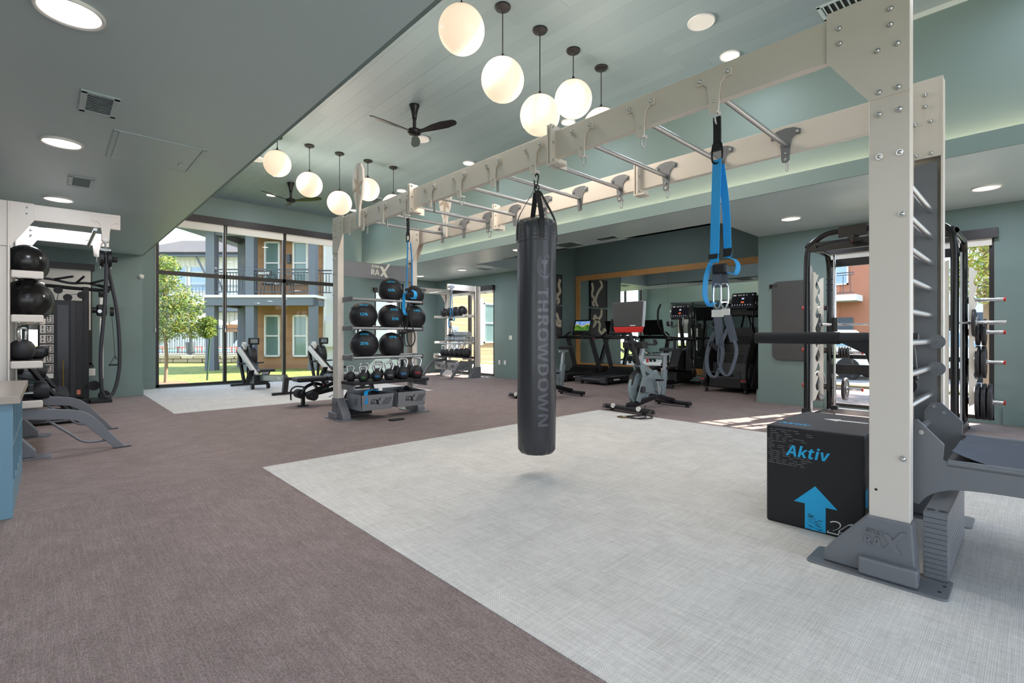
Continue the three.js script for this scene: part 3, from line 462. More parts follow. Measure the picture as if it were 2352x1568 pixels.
struct('patio', mg([bc(-3.4, 9.4, -.3, -.15, ZN + .22, 14), bc(-12, -3.42, -.3, -.15, -6, 14)]), M.concrete, 'pale paved terrace behind the photographer');
// ======================= the big training rig =======================
const bolt = (x, y, z, s = -1, r = .0135) => [cyl(r, .006, x + s * .003, y, z, 'x', 14), sph(r * .85, x + s * .006, y, z, 10, [1, 1, 1])];
// T-shaped hanger plate in the zy plane around z0, foot at the bottom
const hanger = (x, z0, t = .006) => extZ([[-.105, 2.725], [-.108, 2.765], [-.06, 2.79], [0, 2.797], [.06, 2.79], [.108, 2.765], [.105, 2.725], [.07, 2.728], [.042, 2.70], [.032, 2.62], [.03, 2.545], [.018, 2.53], [-.018, 2.53], [-.03, 2.545], [-.032, 2.62], [-.042, 2.70], [-.07, 2.728]], t, .001).translate(x, 0, z0);
const shackle = (x, y, z) => tube([[x - .02, y, z], [x - .022, y - .04, z], [x - .016, y - .075, z], [x, y - .085, z], [x + .016, y - .075, z], [x + .022, y - .04, z], [x + .02, y, z]], .0055, 24, 6);
// splayed foot cover with the lug at its base; s = +1 splays towards -z
function footCover(s) { const q = z => s * z; return [extZ([[q(-.09), .30], [q(.085), .30], [q(.10), .015], [q(-.27), .015], [q(-.265), .07]].map(p => p).sort(() => 0), .13, .012)]; }
const RIG = { x0: 2.95, x1: 4.16, z0: -.485, z1: -6.80 };
{
  const g = thing('training_rig', 'long off-white steel monkey bar rig over the pale carpet', 'training rig');
  const { x0, x1, z0, z1 } = RIG;
  // columns: channel sections, 0.16 wide
  const column = (x, z, s) => [bc(x, x + .012 , .02, 2.84, z - .08, z + .08, .004), bc(x + .005, x + .085, .021, 2.839, z - .0792, z - .068), bc(x + .005, x + .085, .021, 2.839, z + .068, z + .0792), ...(s ? [] : [])];
  part(g, 'column', column(x0, z0), M.rack); part(g, 'column', column(x0, z1), M.rack);
  part(g, 'column', column(x1 + .085, z0).map(q => q.translate(-2 * (x1 + .085), 0, 0).scale(-1, 1, 1).rotateY(0)).map(q => flip(q)).map(q => q.translate(0, 0, 0)), M.rack); part(g, 'column', column(x1 + .085, z1).map(q => flip(q.translate(-2 * (x1 + .085), 0, 0).scale(-1, 1, 1))), M.rack);
  // grey liner in the ladder-side columns
  part(g, 'column_liner', bc(x1 + .012, x1 + .02, .3, 2.3, z0 - .066, z0 + .05), M.rackGrey); part(g, 'column_liner', bc(x0 + .07, x0 + .078, .3, 2.3, z0 - .066, z0 + .066), M.rackGrey);
  // beams in three lengths, bolted with L plates
  const zs = [-.40, -2.665, -4.775, -6.885];
  for (const x of [x0 + .004, x1 + .035]) {
    for (let i = 0; i < 3; i++) part(g, 'beam', bc(x, x + .05, 2.60, 2.82, zs[i] - .004, zs[i + 1] + .004, .006), M.rack);
    for (const z of [zs[1], zs[2]]) {
      const s = x < 3.5 ? -1 : -1, L = [[-.012, 2.86], [.012, 2.86]];
      part(g, 'joint_plate', [bc(x - .05, x + .06, 2.545, 2.865, z - .02, z - .006, .002), bc(x - .05, x + .06, 2.545, 2.865, z + .006, z + .02, .002), bc(x - .05, x + .06, 2.535, 2.55, z - .02, z + .10, .002), ext([[-.05, 2.865], [0, 2.865], [0, 2.61], [.14, 2.61], [.14, 2.535], [-.05, 2.535]], .006).translate(x + .0, 0, z + .024)], M.rack);
      part(g, 'joint_bolt', [2.84, 2.72, 2.58].map(y => [cyl(.011, .008, x - .028, y, z + .03, 'z', 12), sph(.009, x - .028, y, z + .034, 8)]), M.bolt);
    }
  }
  // corner gussets with bolts
  const gus = (s, zc) => [[.08, 2.845], [-.26, 2.845], [-.26, 2.595], [-.08, 2.335], [.08, 2.335]].map(([a, y]) => [zc + s * a, y]);
  const boltsN = [[2.746, -.478], [2.67, -.478], [2.746, -.689], [2.668, -.686], [2.568, -.451], [2.565, -.529], [2.36, -.448], [2.36, -.523], [2.254, -.444], [2.254, -.522], [2.048, -.442], [2.047, -.521], [1.755, -.434], [.597, -.43]];
  for (const [x, s] of [[x0 - .005, -1], [x1 + .006, -1], [x1 + .09, 1]]) {
    part(g, 'gusset', extZ(gus(1, z0), .008, .0015).translate(x, 0, 0), M.rack); part(g, 'gusset', extZ(gus(-1, z1), .008, .0015).translate(x, 0, 0), M.rack);
    const o = x > 3.5 && s < 0 ? -.018 : 0, bs = boltsN.slice(0, x < 3.5 ? 14 : 8);
    part(g, 'gusset_bolt', bs.map(([y, z]) => bolt(x + s * .004, y, z + o, s)), M.bolt); part(g, 'gusset_bolt', bs.map(([y, z]) => bolt(x + s * .004, y, z1 - (z - z0), s, .012)), M.bolt);
  }
  part(g, 'bolt_hole', cyl(.006, .004, x0 - .001, .426, -.536, 'x', 10), M.black);
  // monkey bar rungs, hangers and shackles, every 0.512 m
  for (let k = 0; k < 10; k++) {
    const z = -1.34 - k * .512;
    part(g, 'rung', [rod([x0 + .05, 2.665, z], [x1 + .035, 2.665, z], .0185, .0185, 16)], M.steel);
    const near = part(g, 'hanger_plate', hanger(x0 - .006, z, .012), M.rack), far = part(g, 'hanger_plate', hanger(x1 + .03, z), M.rackGrey);
    part(near, 'bolt', [bolt(x0 - .012, 2.75, z - .085), bolt(x0 - .012, 2.75, z + .085), bolt(x0 - .012, 2.60, z, -1, .009)], M.bolt); part(far, 'bolt', [bolt(x1 + .027, 2.75, z - .085), bolt(x1 + .027, 2.75, z + .085), bolt(x1 + .027, 2.60, z, -1, .009)], M.bolt);
    if ([4, 6, 8, 9].includes(k)) { part(g, 'hook_tab', [bc(x0 + .05, x0 + .056, 2.5, 2.6, z - .02, z + .02, .002)], M.zinc); continue; }
    part(g, 'shackle', [shackle(x0 + .028, 2.56, z), cyl(.012, .07, x0 + .03, 2.555, z, 'x', 12)], M.zinc); part(g, 'shackle', [shackle(x1 + .06, 2.555, z), cyl(.012, .07, x1 + .06, 2.555, z, 'x', 12)], M.zinc);
  }
  part(g, 'hanger_plate', hanger(x0, -6.35), M.rack);
  // feet
  for (const [x, sx] of [[x0, 1], [x1 + .085, -1]]) for (const [z, s] of [[z0, 1], [z1, -1]]) {
    const zz = a => z - s * a, poly = [[zz(-.088), .295], [zz(.083), .295], [zz(.27), .07], [zz(.275), .014], [zz(-.105), .014]];
    part(g, 'foot_cover', extZ(poly, .12, .008).translate(x + sx * .045, 0, 0), M.rackGrey);
    part(g, 'foot_lug', bx(.06, .085, .23, x - sx * .03, .055, zz(.0), .012), M.rackGrey);
    part(g, 'base_plate', ext(rrect(.25, .56, .03), .012, .002).rotateX(-PI / 2).translate(x + sx * .05, .0065, z - s * .06), M.rackGrey);
    if (sx > 0) { const m = mark(.5, .006); m.scale(1, 1, 1); m.rotateY(-PI / 2); part(g, 'maker_mark', m.translate(x - .0165, .185, z + s * -.045 - (s > 0 ? 0 : .06)), s > 0 ? M.rackGrey : M.rackGrey); }
  }
  for (const z of [-.30, -.29]) part(g, 'plate_hole', cyl(.007, .002, 2.95 + (z + .3) * 8, .0135, z, 'y', 10), M.black);
  // wall-bar ladder between the two near columns
  for (let k = 0; k < 10; k++) part(g, 'ladder_rung', [rod([x0 + .075, .46 + k * .17, -.47], [x1 + .014, .46 + k * .17, -.47], .0175, .0175, 16), cyl(.012, .012, x1 + .006, .46 + k * .17, -.47, 'x', 10)], M.steel);
  // ballast plates between the feet
  for (let k = 0; k < 13; k++) { const b = bc(3.085, 3.88, .014 + k * .0242, .037 + k * .0242, -.375, -.285, .002); part(g, 'ballast_plate', b, M.rackGrey); }
  part(g, 'ballast_hole', [cyl(.016, .002, 3.15, .3285, -.352, 'y', 16), cyl(.016, .002, 3.15, .3285, -.308, 'y', 16)], M.black);
  for (let k = 0; k < 9; k++) part(g, 'ballast_plate', bc(3.06, 3.5, .02 + k * .026, .043 + k * .026, -6.9, -6.78), M.darkGrey);
  // storage end: sign board, ball shelves, kettlebell shelf
  const sb = part(g, 'sign_board', bc(x0 + .085, x1, 2.02, 2.25, -6.745, -6.735, .002), M.rackGrey, 'grey name board');
  part(sb, 'lettering', mark(.95, .002).translate(3.56, 2.135, -6.735), M.offwhite);
  for (const y of [1.685, 1.28, .865]) {
    part(g, 'shelf_rail', rod([3.04, y, -6.45], [4.16, y, -6.45], .021, .021, 16), M.steel); part(g, 'shelf_rail', rod([3.04, y + .02, -6.72], [4.16, y + .02, -6.72], .021, .021, 16), M.steel);
    for (const x of [3.03, 4.17]) part(g, 'shelf_bracket', [bc(x - .012, x + .012, y - .035, y + .035, -6.86, -6.41, .01)], M.rackGrey);
  }
  part(g, 'kettlebell_shelf', bc(3.0, 4.22, .495, .535, -6.78, -6.34, .008), M.rubber); for (const x of [3.02, 4.19]) part(g, 'shelf_bracket', bc(x - .015, x + .015, .42, .5, -6.86, -6.35, .01), M.rackGrey);
  part(g, 'slot_strip', [bc(4.06, 4.1, .55, 2.0, -6.9, -6.885), ...[...Array(16)].map((_, k) => bc(4.07, 4.09, .6 + k * .085, .63 + k * .085, -6.884, -6.882))], M.darkGrey);
}
function flip(g) { const p = g.index ? g.toNonIndexed() : g; for (const k of ['position', 'normal', 'uv']) { const a = p.attributes[k], n = a.itemSize; for (let i = 0; i < a.count; i += 3) for (let c = 0; c < n; c++) { const t = a.array[(i + 1) * n + c]; a.array[(i + 1) * n + c] = a.array[(i + 2) * n + c]; a.array[(i + 2) * n + c] = t; } } return p; }
// paddle plates bolted to the beams
for (const [x, z, lbl] of [[2.91, -6.0, 'pale paddle-shaped target plate on the near beam'], [4.12, -5.78, 'pale paddle-shaped target plate on the far beam']]) {
  const g = thing('target_paddle', lbl, 'paddle', [x, 0, z]);
  part(g, 'board', extZ([[-.035, 2.58], [-.04, 2.75], [-.055, 2.85], [-.12, 3.0], [-.15, 3.15], [-.135, 3.3], [-.08, 3.385], [0, 3.41], [.08, 3.385], [.135, 3.3], [.15, 3.15], [.12, 3.0], [.055, 2.85], [.04, 2.75], [.035, 2.58]], .03, .006), M.rack);
  part(g, 'star_emblem', [...Array(3)].map((_, k) => extZ([[-.012, -.13 - (k ? 0 : .09)], [0, -.16 - (k ? 0 : .1)], [.012, -.13 - (k ? 0 : .09)], [.03, 0], [.012, .13 + (k ? 0 : .09)], [0, .16 + (k ? 0 : .1)], [-.012, .13 + (k ? 0 : .09)], [-.03, 0]], .003).rotateX(k * 1.25).translate(-.0165 - k * .0008, 3.1, 0)), std(0xc2a98c, .5));
  part(g, 'bracket', bc(-.02, .08, 2.6, 2.8, -.03, .03, .005), M.zinc);
}
// ---- the hanging bag
{
  const g = thing('punching_bag', 'tall black hanging punching bag in the middle of the room', 'punching bag', [2.985, 0, -2.876]);
  const R = .162, prof = [[0, .185], [.07, .186], [.13, .2], [.152, .23], [.158, .3], [.163, .6], [.164, 1.2], [.163, 1.7], [.166, 1.96], [.168, 2.06], [.166, 2.10], [.15, 2.135], [.1, 2.15], [0, 2.15]];
  const body = lathe(prof, 72), p = body.attributes.position;
  for (let i = 0; i < p.count; i++) { const x = p.getX(i), y = p.getY(i), z = p.getZ(i), a = Math.atan2(z, x), r = Math.hypot(x, z), e = Math.exp(-Math.pow((y - .22) / .05, 2)) + Math.exp(-Math.pow((y - 2.12) / .04, 2)); const k = 1 + .035 * e * Math.sin(a * 17 + 2 * Math.sin(a * 5)) + .008 * Math.sin(a * 2 + y * 2) ; p.setXYZ(i, x * k, y + (r > .1 ? 0 : 0), z * k); }
  body.computeVertexNormals(); part(g, 'body', body, M.bag);
  part(g, 'collar', [0, 1, 2, 3].map(k => tor(.168, .0035, 0, 1.96 + k * .03, 0, 'y', 48)), M.bag); part(g, 'collar_band', lathe([[.165, 1.95], [.17, 1.955], [.17, 2.065], [.165, 2.07]], 48), M.bag);
  for (let k = 0; k < 4; k++) { const a = k * PI / 2 + .55, c = Math.cos(a), s = Math.sin(a); part(g, 'strap', strap([[.172 * c, 1.97, .172 * s], [.172 * c, 2.07, .172 * s], [.16 * c, 2.15, .16 * s], [.03 * c, 2.39, .03 * s]], .042, [-s, 0, c], .004, 24), M.black); }
  part(g, 'ring', [tor(.028, .005, 0, 2.42, 0, 'x'), tor(.022, .004, 0, 2.395, 0, 'z')], M.black); part(g, 'carabiner', tube([[0, 2.43, -.014], [0, 2.47, -.026], [0, 2.52, -.02], [0, 2.535, 0], [0, 2.52, .02], [0, 2.47, .014], [0, 2.43, 0]], .006, 40, 8, true), M.blackGloss);
  // printed crest and lettering, satin grey on black, running down the side towards the viewer
  const cv = document.createElement('canvas'); cv.width = 256; cv.height = 1536; const c = cv.getContext('2d'); c.clearRect(0, 0, 256, 1536); c.fillStyle = c.strokeStyle = '#5d5d63';
  c.lineWidth = 16; c.beginPath(); c.arc(150, 150, 92, .6, PI * 1.75); c.stroke(); c.beginPath(); c.arc(150, 150, 62, 1.9, 3.9); c.stroke(); c.fillRect(140, 20, 7, 250); c.beginPath(); c.moveTo(88, 100); c.lineTo(196, 100); c.lineTo(182, 128); c.lineTo(160, 140); c.lineTo(150, 240); c.lineTo(136, 240); c.lineTo(128, 140); c.lineTo(104, 130); c.closePath(); c.fill();
  c.save(); c.translate(74, 320); c.rotate(PI / 2); c.font = 'bold 190px sans-serif'; c.textAlign = 'left'; c.textBaseline = 'bottom'; c.scale(1160 / c.measureText('THROWDOWN').width, 1); c.fillText('THROWDOWN', 0, 14); c.restore();
  const t = new THREE.CanvasTexture(cv); t.colorSpace = THREE.SRGBColorSpace;
  const a0 = Math.atan2(-.55, .25), pg = new THREE.CylinderGeometry(.1655, .1655, 1.52, 24, 1, true, 0, 1.05); pg.rotateY(-PI / 2 + .58); pg.translate(0, 1.13, 0);
  part(g, 'print', pg, new THREE.MeshStandardMaterial({ map: t, transparent: true, roughness: .22, side: THREE.FrontSide }));
}
// ---- suspension trainers
function trainer(label, pos, low, loops) {
  const g = thing('suspension_trainer', label, 'suspension trainer', pos, 0, 'blue suspension trainers'), H = 2.5 - low, y = t => 2.5 - t * H;
  part(g, 'anchor_strap', strap([[0, 2.52, 0], [.004, 2.42, 0], [0, y(.125), 0]], .045, [0, 0, 1], .014), M.black); part(g, 'anchor_carabiner', tube([[0, y(.10), -.026], [0, y(.16), -.03], [0, y(.175), 0], [0, y(.16), .03], [0, y(.1), .026], [0, y(.09), 0]], .006, 36, 8, true), M.blackGloss);
  const W = loops ? .062 : .04;
  part(g, 'strap', strap([[0, y(.16), 0], [-.006, y(.35), -.006], [-.012, y(.58), -.012]], W, [-.2, 0, .98], .004), M.blue); part(g, 'strap', strap([[.03, y(.18), .01], [.03, y(.35), .04], [.02, y(.56), .058]], W * .82, [-.2, 0, .98], .004), M.blue);
  part(g, 'strap_band', [bx(.012, .03, W + .008, -.012, y(.553), -.012, .002), bx(.012, .05, W * .9, .02, y(.54), .058, .002)], M.black);
  part(g, 'buckle', bx(.05, .06, .085, 0, y(.605), .02, .012), M.black);
  part(g, 'loop', strap([[.02, y(.56), .06], [.03, y(.575), .1], [.03, y(.6), .115], [.02, y(.63), .1], [.01, y(.62), .06]], W, [1, 0, 0], .004), M.blue);
  part(g, 'loop', strap([[-.02, y(.58), -.03], [-.02, y(.64), -.06], [-.01, y(.72), -.068], [0, y(.755), -.04], [0, y(.74), -.015]], W, [1, 0, 0], .004), M.blue);
  if (loops) {
    part(g, 'webbing', [strap([[0, y(.62), .0], [0, y(.68), .0]], .06, [0, 0, 1], .008, 6), strap([[.012, y(.62), .035], [.012, y(.68), .04]], .05, [0, 0, 1], .008, 6)], M.greyWeb);
    for (const z of [0, .045]) part(g, 'carabiner', tube([[0, y(.675), z - .02], [0, y(.74), z - .022], [0, y(.765), z], [0, y(.74), z + .022], [0, y(.675), z + .02], [0, y(.665), z]], .006, 36, 8, true), M.chrome);
    part(g, 'label_patch', [bx(.012, .045, .07, -.006, y(.785), .005, .002), bx(.012, .04, .05, .006, y(.78), .05, .002)], M.offwhite);
    part(g, 'handle_strap', [strap([[0, y(.765), 0], [0, y(.86), .012], [-.003, y(.92), .02]], .048, [0, 0, 1], .006, 12), strap([[.01, y(.765), .045], [.01, y(.84), .075], [.01, y(.9), .098]], .045, [0, 0, 1], .006, 12)], M.greyWeb);
    for (const [z, dz, dy] of [[-.015, .05, 0], [.065, .052, .015]]) part(g, 'foot_cradle', strap([[0, y(.9) + dy, z + dz * .7], [0, y(.94) + dy, z + dz], [0, y(.99) + dy, z + dz * .75], [0, y(1.045) + dy, z], [0, y(1.03) + dy, z - dz * .7], [0, y(.96) + dy, z - dz], [0, y(.9) + dy, z - dz * .55], [0, y(.86) + dy, z]], .04, [1, 0, 0], .006, 40), M.greyWeb);
    part(g, 'handle', rod([0, y(.895), -.07], [0, y(.935), .02], .016), M.rubber);
  } else {
    part(g, 'cord', [tube([[0, y(.66), 0], [0, y(.78), -.05], [.02, y(.9), -.11], [0, y(.99), -.06], [0, y(1.0), .02]], .007, 30, 6), tube([[0, y(.66), .01], [0, y(.8), .06], [.02, y(.93), .12], [.01, y(1.0), .07], [0, y(.97), 0], [0, y(.84), -.02], [0, y(.72), .01]], .007, 36, 6)], M.black);
    part(g, 'handle', rod([.02, y(.875), -.09], [.0, y(.88), .1], .018), M.rubber); part(g, 'handle', rod([-.03, y(.895), -.11], [-.03, y(.89), .04], .018), M.rubber);
  }
  return g;
}
trainer('bright blue strap trainer with grey foot loops hanging beside the mirror', [2.985, 0, -1.34], .99, true);
trainer('blue strap trainer with black handles hanging before the ball shelves', [2.985, 0, -4.92], 1.06, false);
// ---- jump box
{
  const g = thing('plyo_box', 'black soft jump box with blue arrow behind the near rig post', 'jump box', [3.74, 0, -.92]);
  part(g, 'body', bx(.8, .612, .525, 0, .306, 0, .018), std(0x17171a, .5));
  const face = part(g, 'arrow_print', [ext([[-.055, .0], [.055, .0], [.055, .15], [.115, .15], [0, .265], [-.115, .15], [-.055, .15]], .001).translate(.015, .012, 0)].map(q => q.rotateY(-PI / 2).translate(-.4005, 0, 0)), M.blueInk, 'blue arrow');
  part(g, 'lettering', text('Aktiv', .066, .001, .22).translate(-.025, .47, 0).rotateY(-PI / 2).translate(-.4005, 0, 0), M.blueInk, 'blue lettering');
  const dashes = []; for (let j = 0; j < 18; j++) for (let i = 0; i < 9; i++) { const z = -.238 + i * .035 + rr(0, .02), y = .59 - j * .0125; if (z + .25 < .34 - Math.abs(j - 9) * .012 && rnd() < .95 - i * .09 && !(i > 3 && i < 9 && j > 5 && j < 13)) dashes.push(bx(.0008, .0022, rr(.015, .04), -.4005, y, z)); }
  part(g, 'dash_print', dashes, std(0x8d8d8d, .6));
  const arrowDash = []; for (let k = 0; k < 26; k++) arrowDash.push(bx(.0006, .002, rr(.01, .035), -.4015, .015 + k * .0035, rr(-.025, .05))); part(g, 'arrow_dashes', arrowDash, std(0x17171a, .5));
  [['2', .115], ['4', .172], ['"', .213], ['/', .235]].forEach(([ch, z]) => { part(g, 'height_print', text(ch, .078, .001, .2).scale(1.15, 1, 1).rotateY(-PI / 2).translate(-.4005, ch === '"' ? .088 : .058, z), M.white); if (ch < '5' && ch > '1') { const t = text(ch, .078, .001, .2).scale(.96, .84, 1); part(g, 'height_fill', t.rotateY(-PI / 2).translate(-.4012, .058, z), std(0x17171a, .5)); } });
  part(g, 'end_print', [ext([[-.03, -.04], [.03, -.06], [.03, .06], [-.03, .05]], .001).translate(-.36, .25, .263)], M.blueInk); part(g, 'end_lettering', text('BOX', .05, .001).rotateZ(PI / 2).translate(-.36, .1, .263), M.white);
  part(g, 'top_print', [text('Aktiv', .05, .001, .22).rotateX(-PI / 2).rotateY(-PI / 2).translate(-.25, .6125, -.14)], M.blueInk); part(g, 'top_arrow', ext([[-.1, -.018], [.06, -.018], [.06, -.05], [.15, 0], [.06, .05], [.06, .018], [-.1, .018]], .001).rotateX(-PI / 2).rotateY(PI / 2).translate(.1, .6125, .08), M.white);
  part(g, 'seam', [bx(.8, .003, .003, 0, .606, -.2605), bx(.003, .003, .52, -.399, .606, 0)], M.darkGrey);
}
// ---- dip station hooked on the ladder
{
  const g = thing('dip_station', 'pair of black padded dip bars reaching out from the ladder', 'dip bars', [0, 0, 0]);
  for (const x of [3.17, 3.78]) {
    part(g, 'grip', rod([x, 1.165, -1.18], [x, 1.165, -.74], .034, .034, 20), M.rubber); part(g, 'bar', rod([x, 1.165, -.75], [x, 1.165, -.48], .03, .03, 20), M.darkGrey);
    part(g, 'brace', extZ([[-.75, 1.15], [-.50, 1.15], [-.48, .92], [-.52, .88], [-.58, .95], [-.62, 1.08]], .05, .01).translate(x, 0, 0), M.black); part(g, 'stop_pad', cyl(.05, .09, x, .88, -.53, 'x', 20), M.rubber);
  }
  for (const y of [1.14, .97]) part(g, 'hook_lobe', [cyl(.045, .008, 4.08, y, -.43, 'x', 20), cyl(.01, .02, 4.075, y, -.415, 'x', 10)], M.rackGrey);
  part(g, 'crossbar', rod([3.17, 1.0, -.52], [3.78, 1.0, -.52], .022), M.black);
}
// ---- platform hooked on the ladder
{
  const g = thing('hook_on_platform', 'grey steel step platform with ribbed mat hooked on the ladder', 'platform', [0, 0, 0]);
  for (const x of [3.16, 4.06]) {
    const s = new THREE.Shape(); [[-.485, .36], [-.485, .70], [-.45, .755], [-.405, .76], [-.305, .65], [-.31, .575], [-.27, .56], [1.15, .56], [1.15, .47], [-.1, .455]].forEach((p, i) => i ? s.lineTo(...p) : s.moveTo(...p)); s.bezierCurveTo(-.26, .45, -.35, .44, -.4, .34); s.closePath();
    part(g, 'side_plate', new THREE.ExtrudeGeometry(s, { depth: .01, bevelEnabled: true, bevelSize: .0015, bevelThickness: .0015, bevelSegments: 1, curveSegments: 14 }).translate(0, 0, -.005).rotateY(-PI / 2).translate(x, 0, 0), M.rackGrey);
    part(g, 'edge_rail', rod([x, .565, -.29], [x, .565, 1.15], .017, .017, 14), M.rackGrey); for (const [y, z] of [[.735, -.44], [.7, -.39]]) part(g, 'plate_bolt', cyl(.011, .02, x, y, z, 'x', 12), M.bolt);
  }
  part(g, 'deck', bc(3.17, 4.05, .54, .56, -.3, 1.15), M.darkGrey);
  const mat = new THREE.PlaneGeometry(.84, 1.42, 12, 30).rotateX(-PI / 2), p = mat.attributes.position; for (let i = 0; i < p.count; i++) { const x = p.getX(i), z = p.getZ(i), c = Math.max(0, (-.52 - z)) * 1.2, e = Math.max(0, -.3 - x) * .15; p.setY(i, .008 + c * c * .6 * (x < 0 ? 1.4 : .6) + e * c * 2); }
  mat.computeVertexNormals(); part(g, 'mat', planar(mat, 'xz').translate(3.61, .56, .43), M.skinMat);
}
// ======================= balls, kettlebells, bins =======================
const inkGrey = std(0x8a8d92, .5);
function medBall(pos, R, label, txt, turn = 0, tilt = 0, group = 'soft medicine balls on the rig') {
  const g = thing('medicine_ball', label, 'medicine ball', pos, turn, group);
  part(g, 'shell', sph(R, 0, 0, 0, 40), M.ball);
  const seam = [tor(R + .0005, .0018, 0, 0, 0, 'x', 48), tor(R * .9, .0018, 0, R * .436, 0, 'y', 48), tor(R * .9, .0018, 0, -R * .436, 0, 'y', 48)].map(q => q.rotateX(tilt)); part(g, 'seam', seam, M.black);
  if (txt) {
    part(g, 'lettering', [onBall(text('Aktiv', R * .18, .0008, .22), R + .0006).rotateX(-.72 + tilt)], M.blueInk); part(g, 'weight_mark', onBall(text(txt, R * .21, .0008), R + .0006).rotateX(.05 + tilt), M.blueInk);
    const dots = []; for (let k = -8; k <= 8; k++) for (let j = 0; j < 2; j++) dots.push(onBall(cyl(.004, .001, 0, 0, 0, 'z', 6), R + .0004).rotateX(-.42 - j * .1 + tilt).rotateY(k * .09 + j * .045)); part(g, 'grip_dots', dots, M.black);
  }
  return g;
}
const yb = (y, R) => y + .021 + Math.sqrt(Math.max(.0001, (R + .021) ** 2 - .135 ** 2)) - .021 + .009, zB = -6.585, vT = -.4;
medBall([3.70, yb(1.685, .183), zB], .183, 'black medicine ball marked 10, top shelf below the name board', '10%', -.45, .0); medBall([4.11, yb(1.685, .15), zB], .15, 'small plain black medicine ball at the end of the top shelf', '', 0);
medBall([3.265, yb(1.28, .198), zB], .198, 'black medicine ball marked 12, start of the middle shelf', '12%', -.42, -.12); medBall([3.70, yb(1.28, .19), zB], .19, 'black medicine ball in the middle of the middle shelf', '15%', -.15, .1); medBall([4.09, yb(1.28, .19), zB], .19, 'black medicine ball at the end of the middle shelf behind the blue straps', '14%', -.2, -.65);
medBall([3.28, yb(.865, .2), zB], .2, 'black medicine ball marked 20, start of the lowest ball shelf', '20%', -.45, -.15); medBall([3.71, yb(.865, .19), zB], .19, 'black medicine ball second on the lowest ball shelf', '18%', -.35, -.75);
// kettlebells
function kettlebell(pos, s, label, ink, turn = 0, group) {
  const g = thing('kettlebell', label, 'kettlebell', pos, turn, group), R = .095 * s;
  part(g, 'bell', lathe([[0, 0], [R * .62, 0], [R * .85, R * .3], [R, R * .85], [R * .93, R * 1.35], [R * .68, R * 1.75], [R * .3, R * 1.95], [0, R * 1.98]], 28), M.kb);
  part(g, 'handle', tube([[-R * .45, R * 1.7, 0], [-R * .62, R * 2.2, 0], [-R * .72, R * 2.75, 0], [-R * .5, R * 3.05, 0], [0, R * 3.1, 0], [R * .5, R * 3.05, 0], [R * .72, R * 2.75, 0], [R * .62, R * 2.2, 0], [R * .45, R * 1.7, 0]], R * .165, 40, 10), M.chrome);
  if (ink) part(g, 'weight_mark', onBall(text('10%', R * .36, .0006), R + .0008).rotateX(.1).translate(0, R * .95, 0), ink);
  return g;
}
const inkG = std(0x3f9a3a, .5), inkB = std(0x2f8fce, .5), inkR = std(0xb8283c, .5), kg = 'kettlebells on the rig shelf';
[[3.09, -6.62, .72, null, 'kettlebell behind the green marked one'], [3.33, -6.68, .82, null, 'kettlebell behind the small blue marked one'], [3.55, -6.68, .86, null, 'kettlebell behind the white marked one'], [3.83, -6.68, 1.0, null, 'kettlebell behind the big blue marked one'], [4.08, -6.7, 1.02, null, 'kettlebell behind the red marked one'],
  [3.19, -6.44, .72, inkG, 'smallest kettlebell, green weight mark'], [3.40, -6.44, .8, inkB, 'small kettlebell with a blue weight mark'], [3.60, -6.44, .86, inkGrey, 'kettlebell with a white weight mark'], [3.82, -6.44, 1.0, inkB, 'large kettlebell with a blue weight mark'], [4.06, -6.44, 1.02, inkR, 'large kettlebell with a red weight mark']].forEach(([x, z, s, ink, l]) => kettlebell([x, .536, z], s, 'black chrome-handled ' + l + ' on the rig shelf', ink, -.4, kg));
// storage bins
function bin(pos, w, label, rope, turn = 0) {
  const g = thing('storage_bin', label, 'bin', pos, turn), h = .22, d = .42, t = .004;
  const front = ext([[-w / 2 + .02, 0], [w / 2 - .02, 0], [w / 2, h], [-w / 2, h]], t); part(g, 'front_panel', xf(front, [0, 0, d / 2], [.16, 0, 0]), M.silver);
  part(g, 'side_panel', bx(t, h, d, -w / 2 + .006, h / 2, 0), M.silver); part(g, 'side_panel', bx(t, h, d, w / 2 - .006, h / 2, 0), M.silver); part(g, 'back_panel', bx(w, h + .03, t, 0, h / 2 + .015, -d / 2), M.silver); part(g, 'base', bx(w - .02, t, d, 0, .004, 0), M.silver);
  part(g, 'lettering', xf(mark(.46, .001), [-w * .12, h * .5, d / 2 + .018 + .003], [.16, 0, 0]), M.black);
  for (let k = 0; k < 4; k++) part(g, 'slot', xf(bx(.009, .12, .001, 0, 0, 0, 0), [w * .2 + k * .03, h * .52, d / 2 + .0205], [.16, 0, -.55]), M.black);
  for (let k = 0; k < 3; k++) part(g, 'slot', xf(bx(.001, .1, .008), [-w / 2 + .003, h * .5, .03 + k * .03], [.3, 0, 0]), M.black);
  return g;
}
bin([3.335, .142, -6.52], .49, 'grey steel bin with blue strap and rope under the kettlebells'); bin([3.885, .142, -6.52], .48, 'grey steel bin full of black rope under the kettlebells');
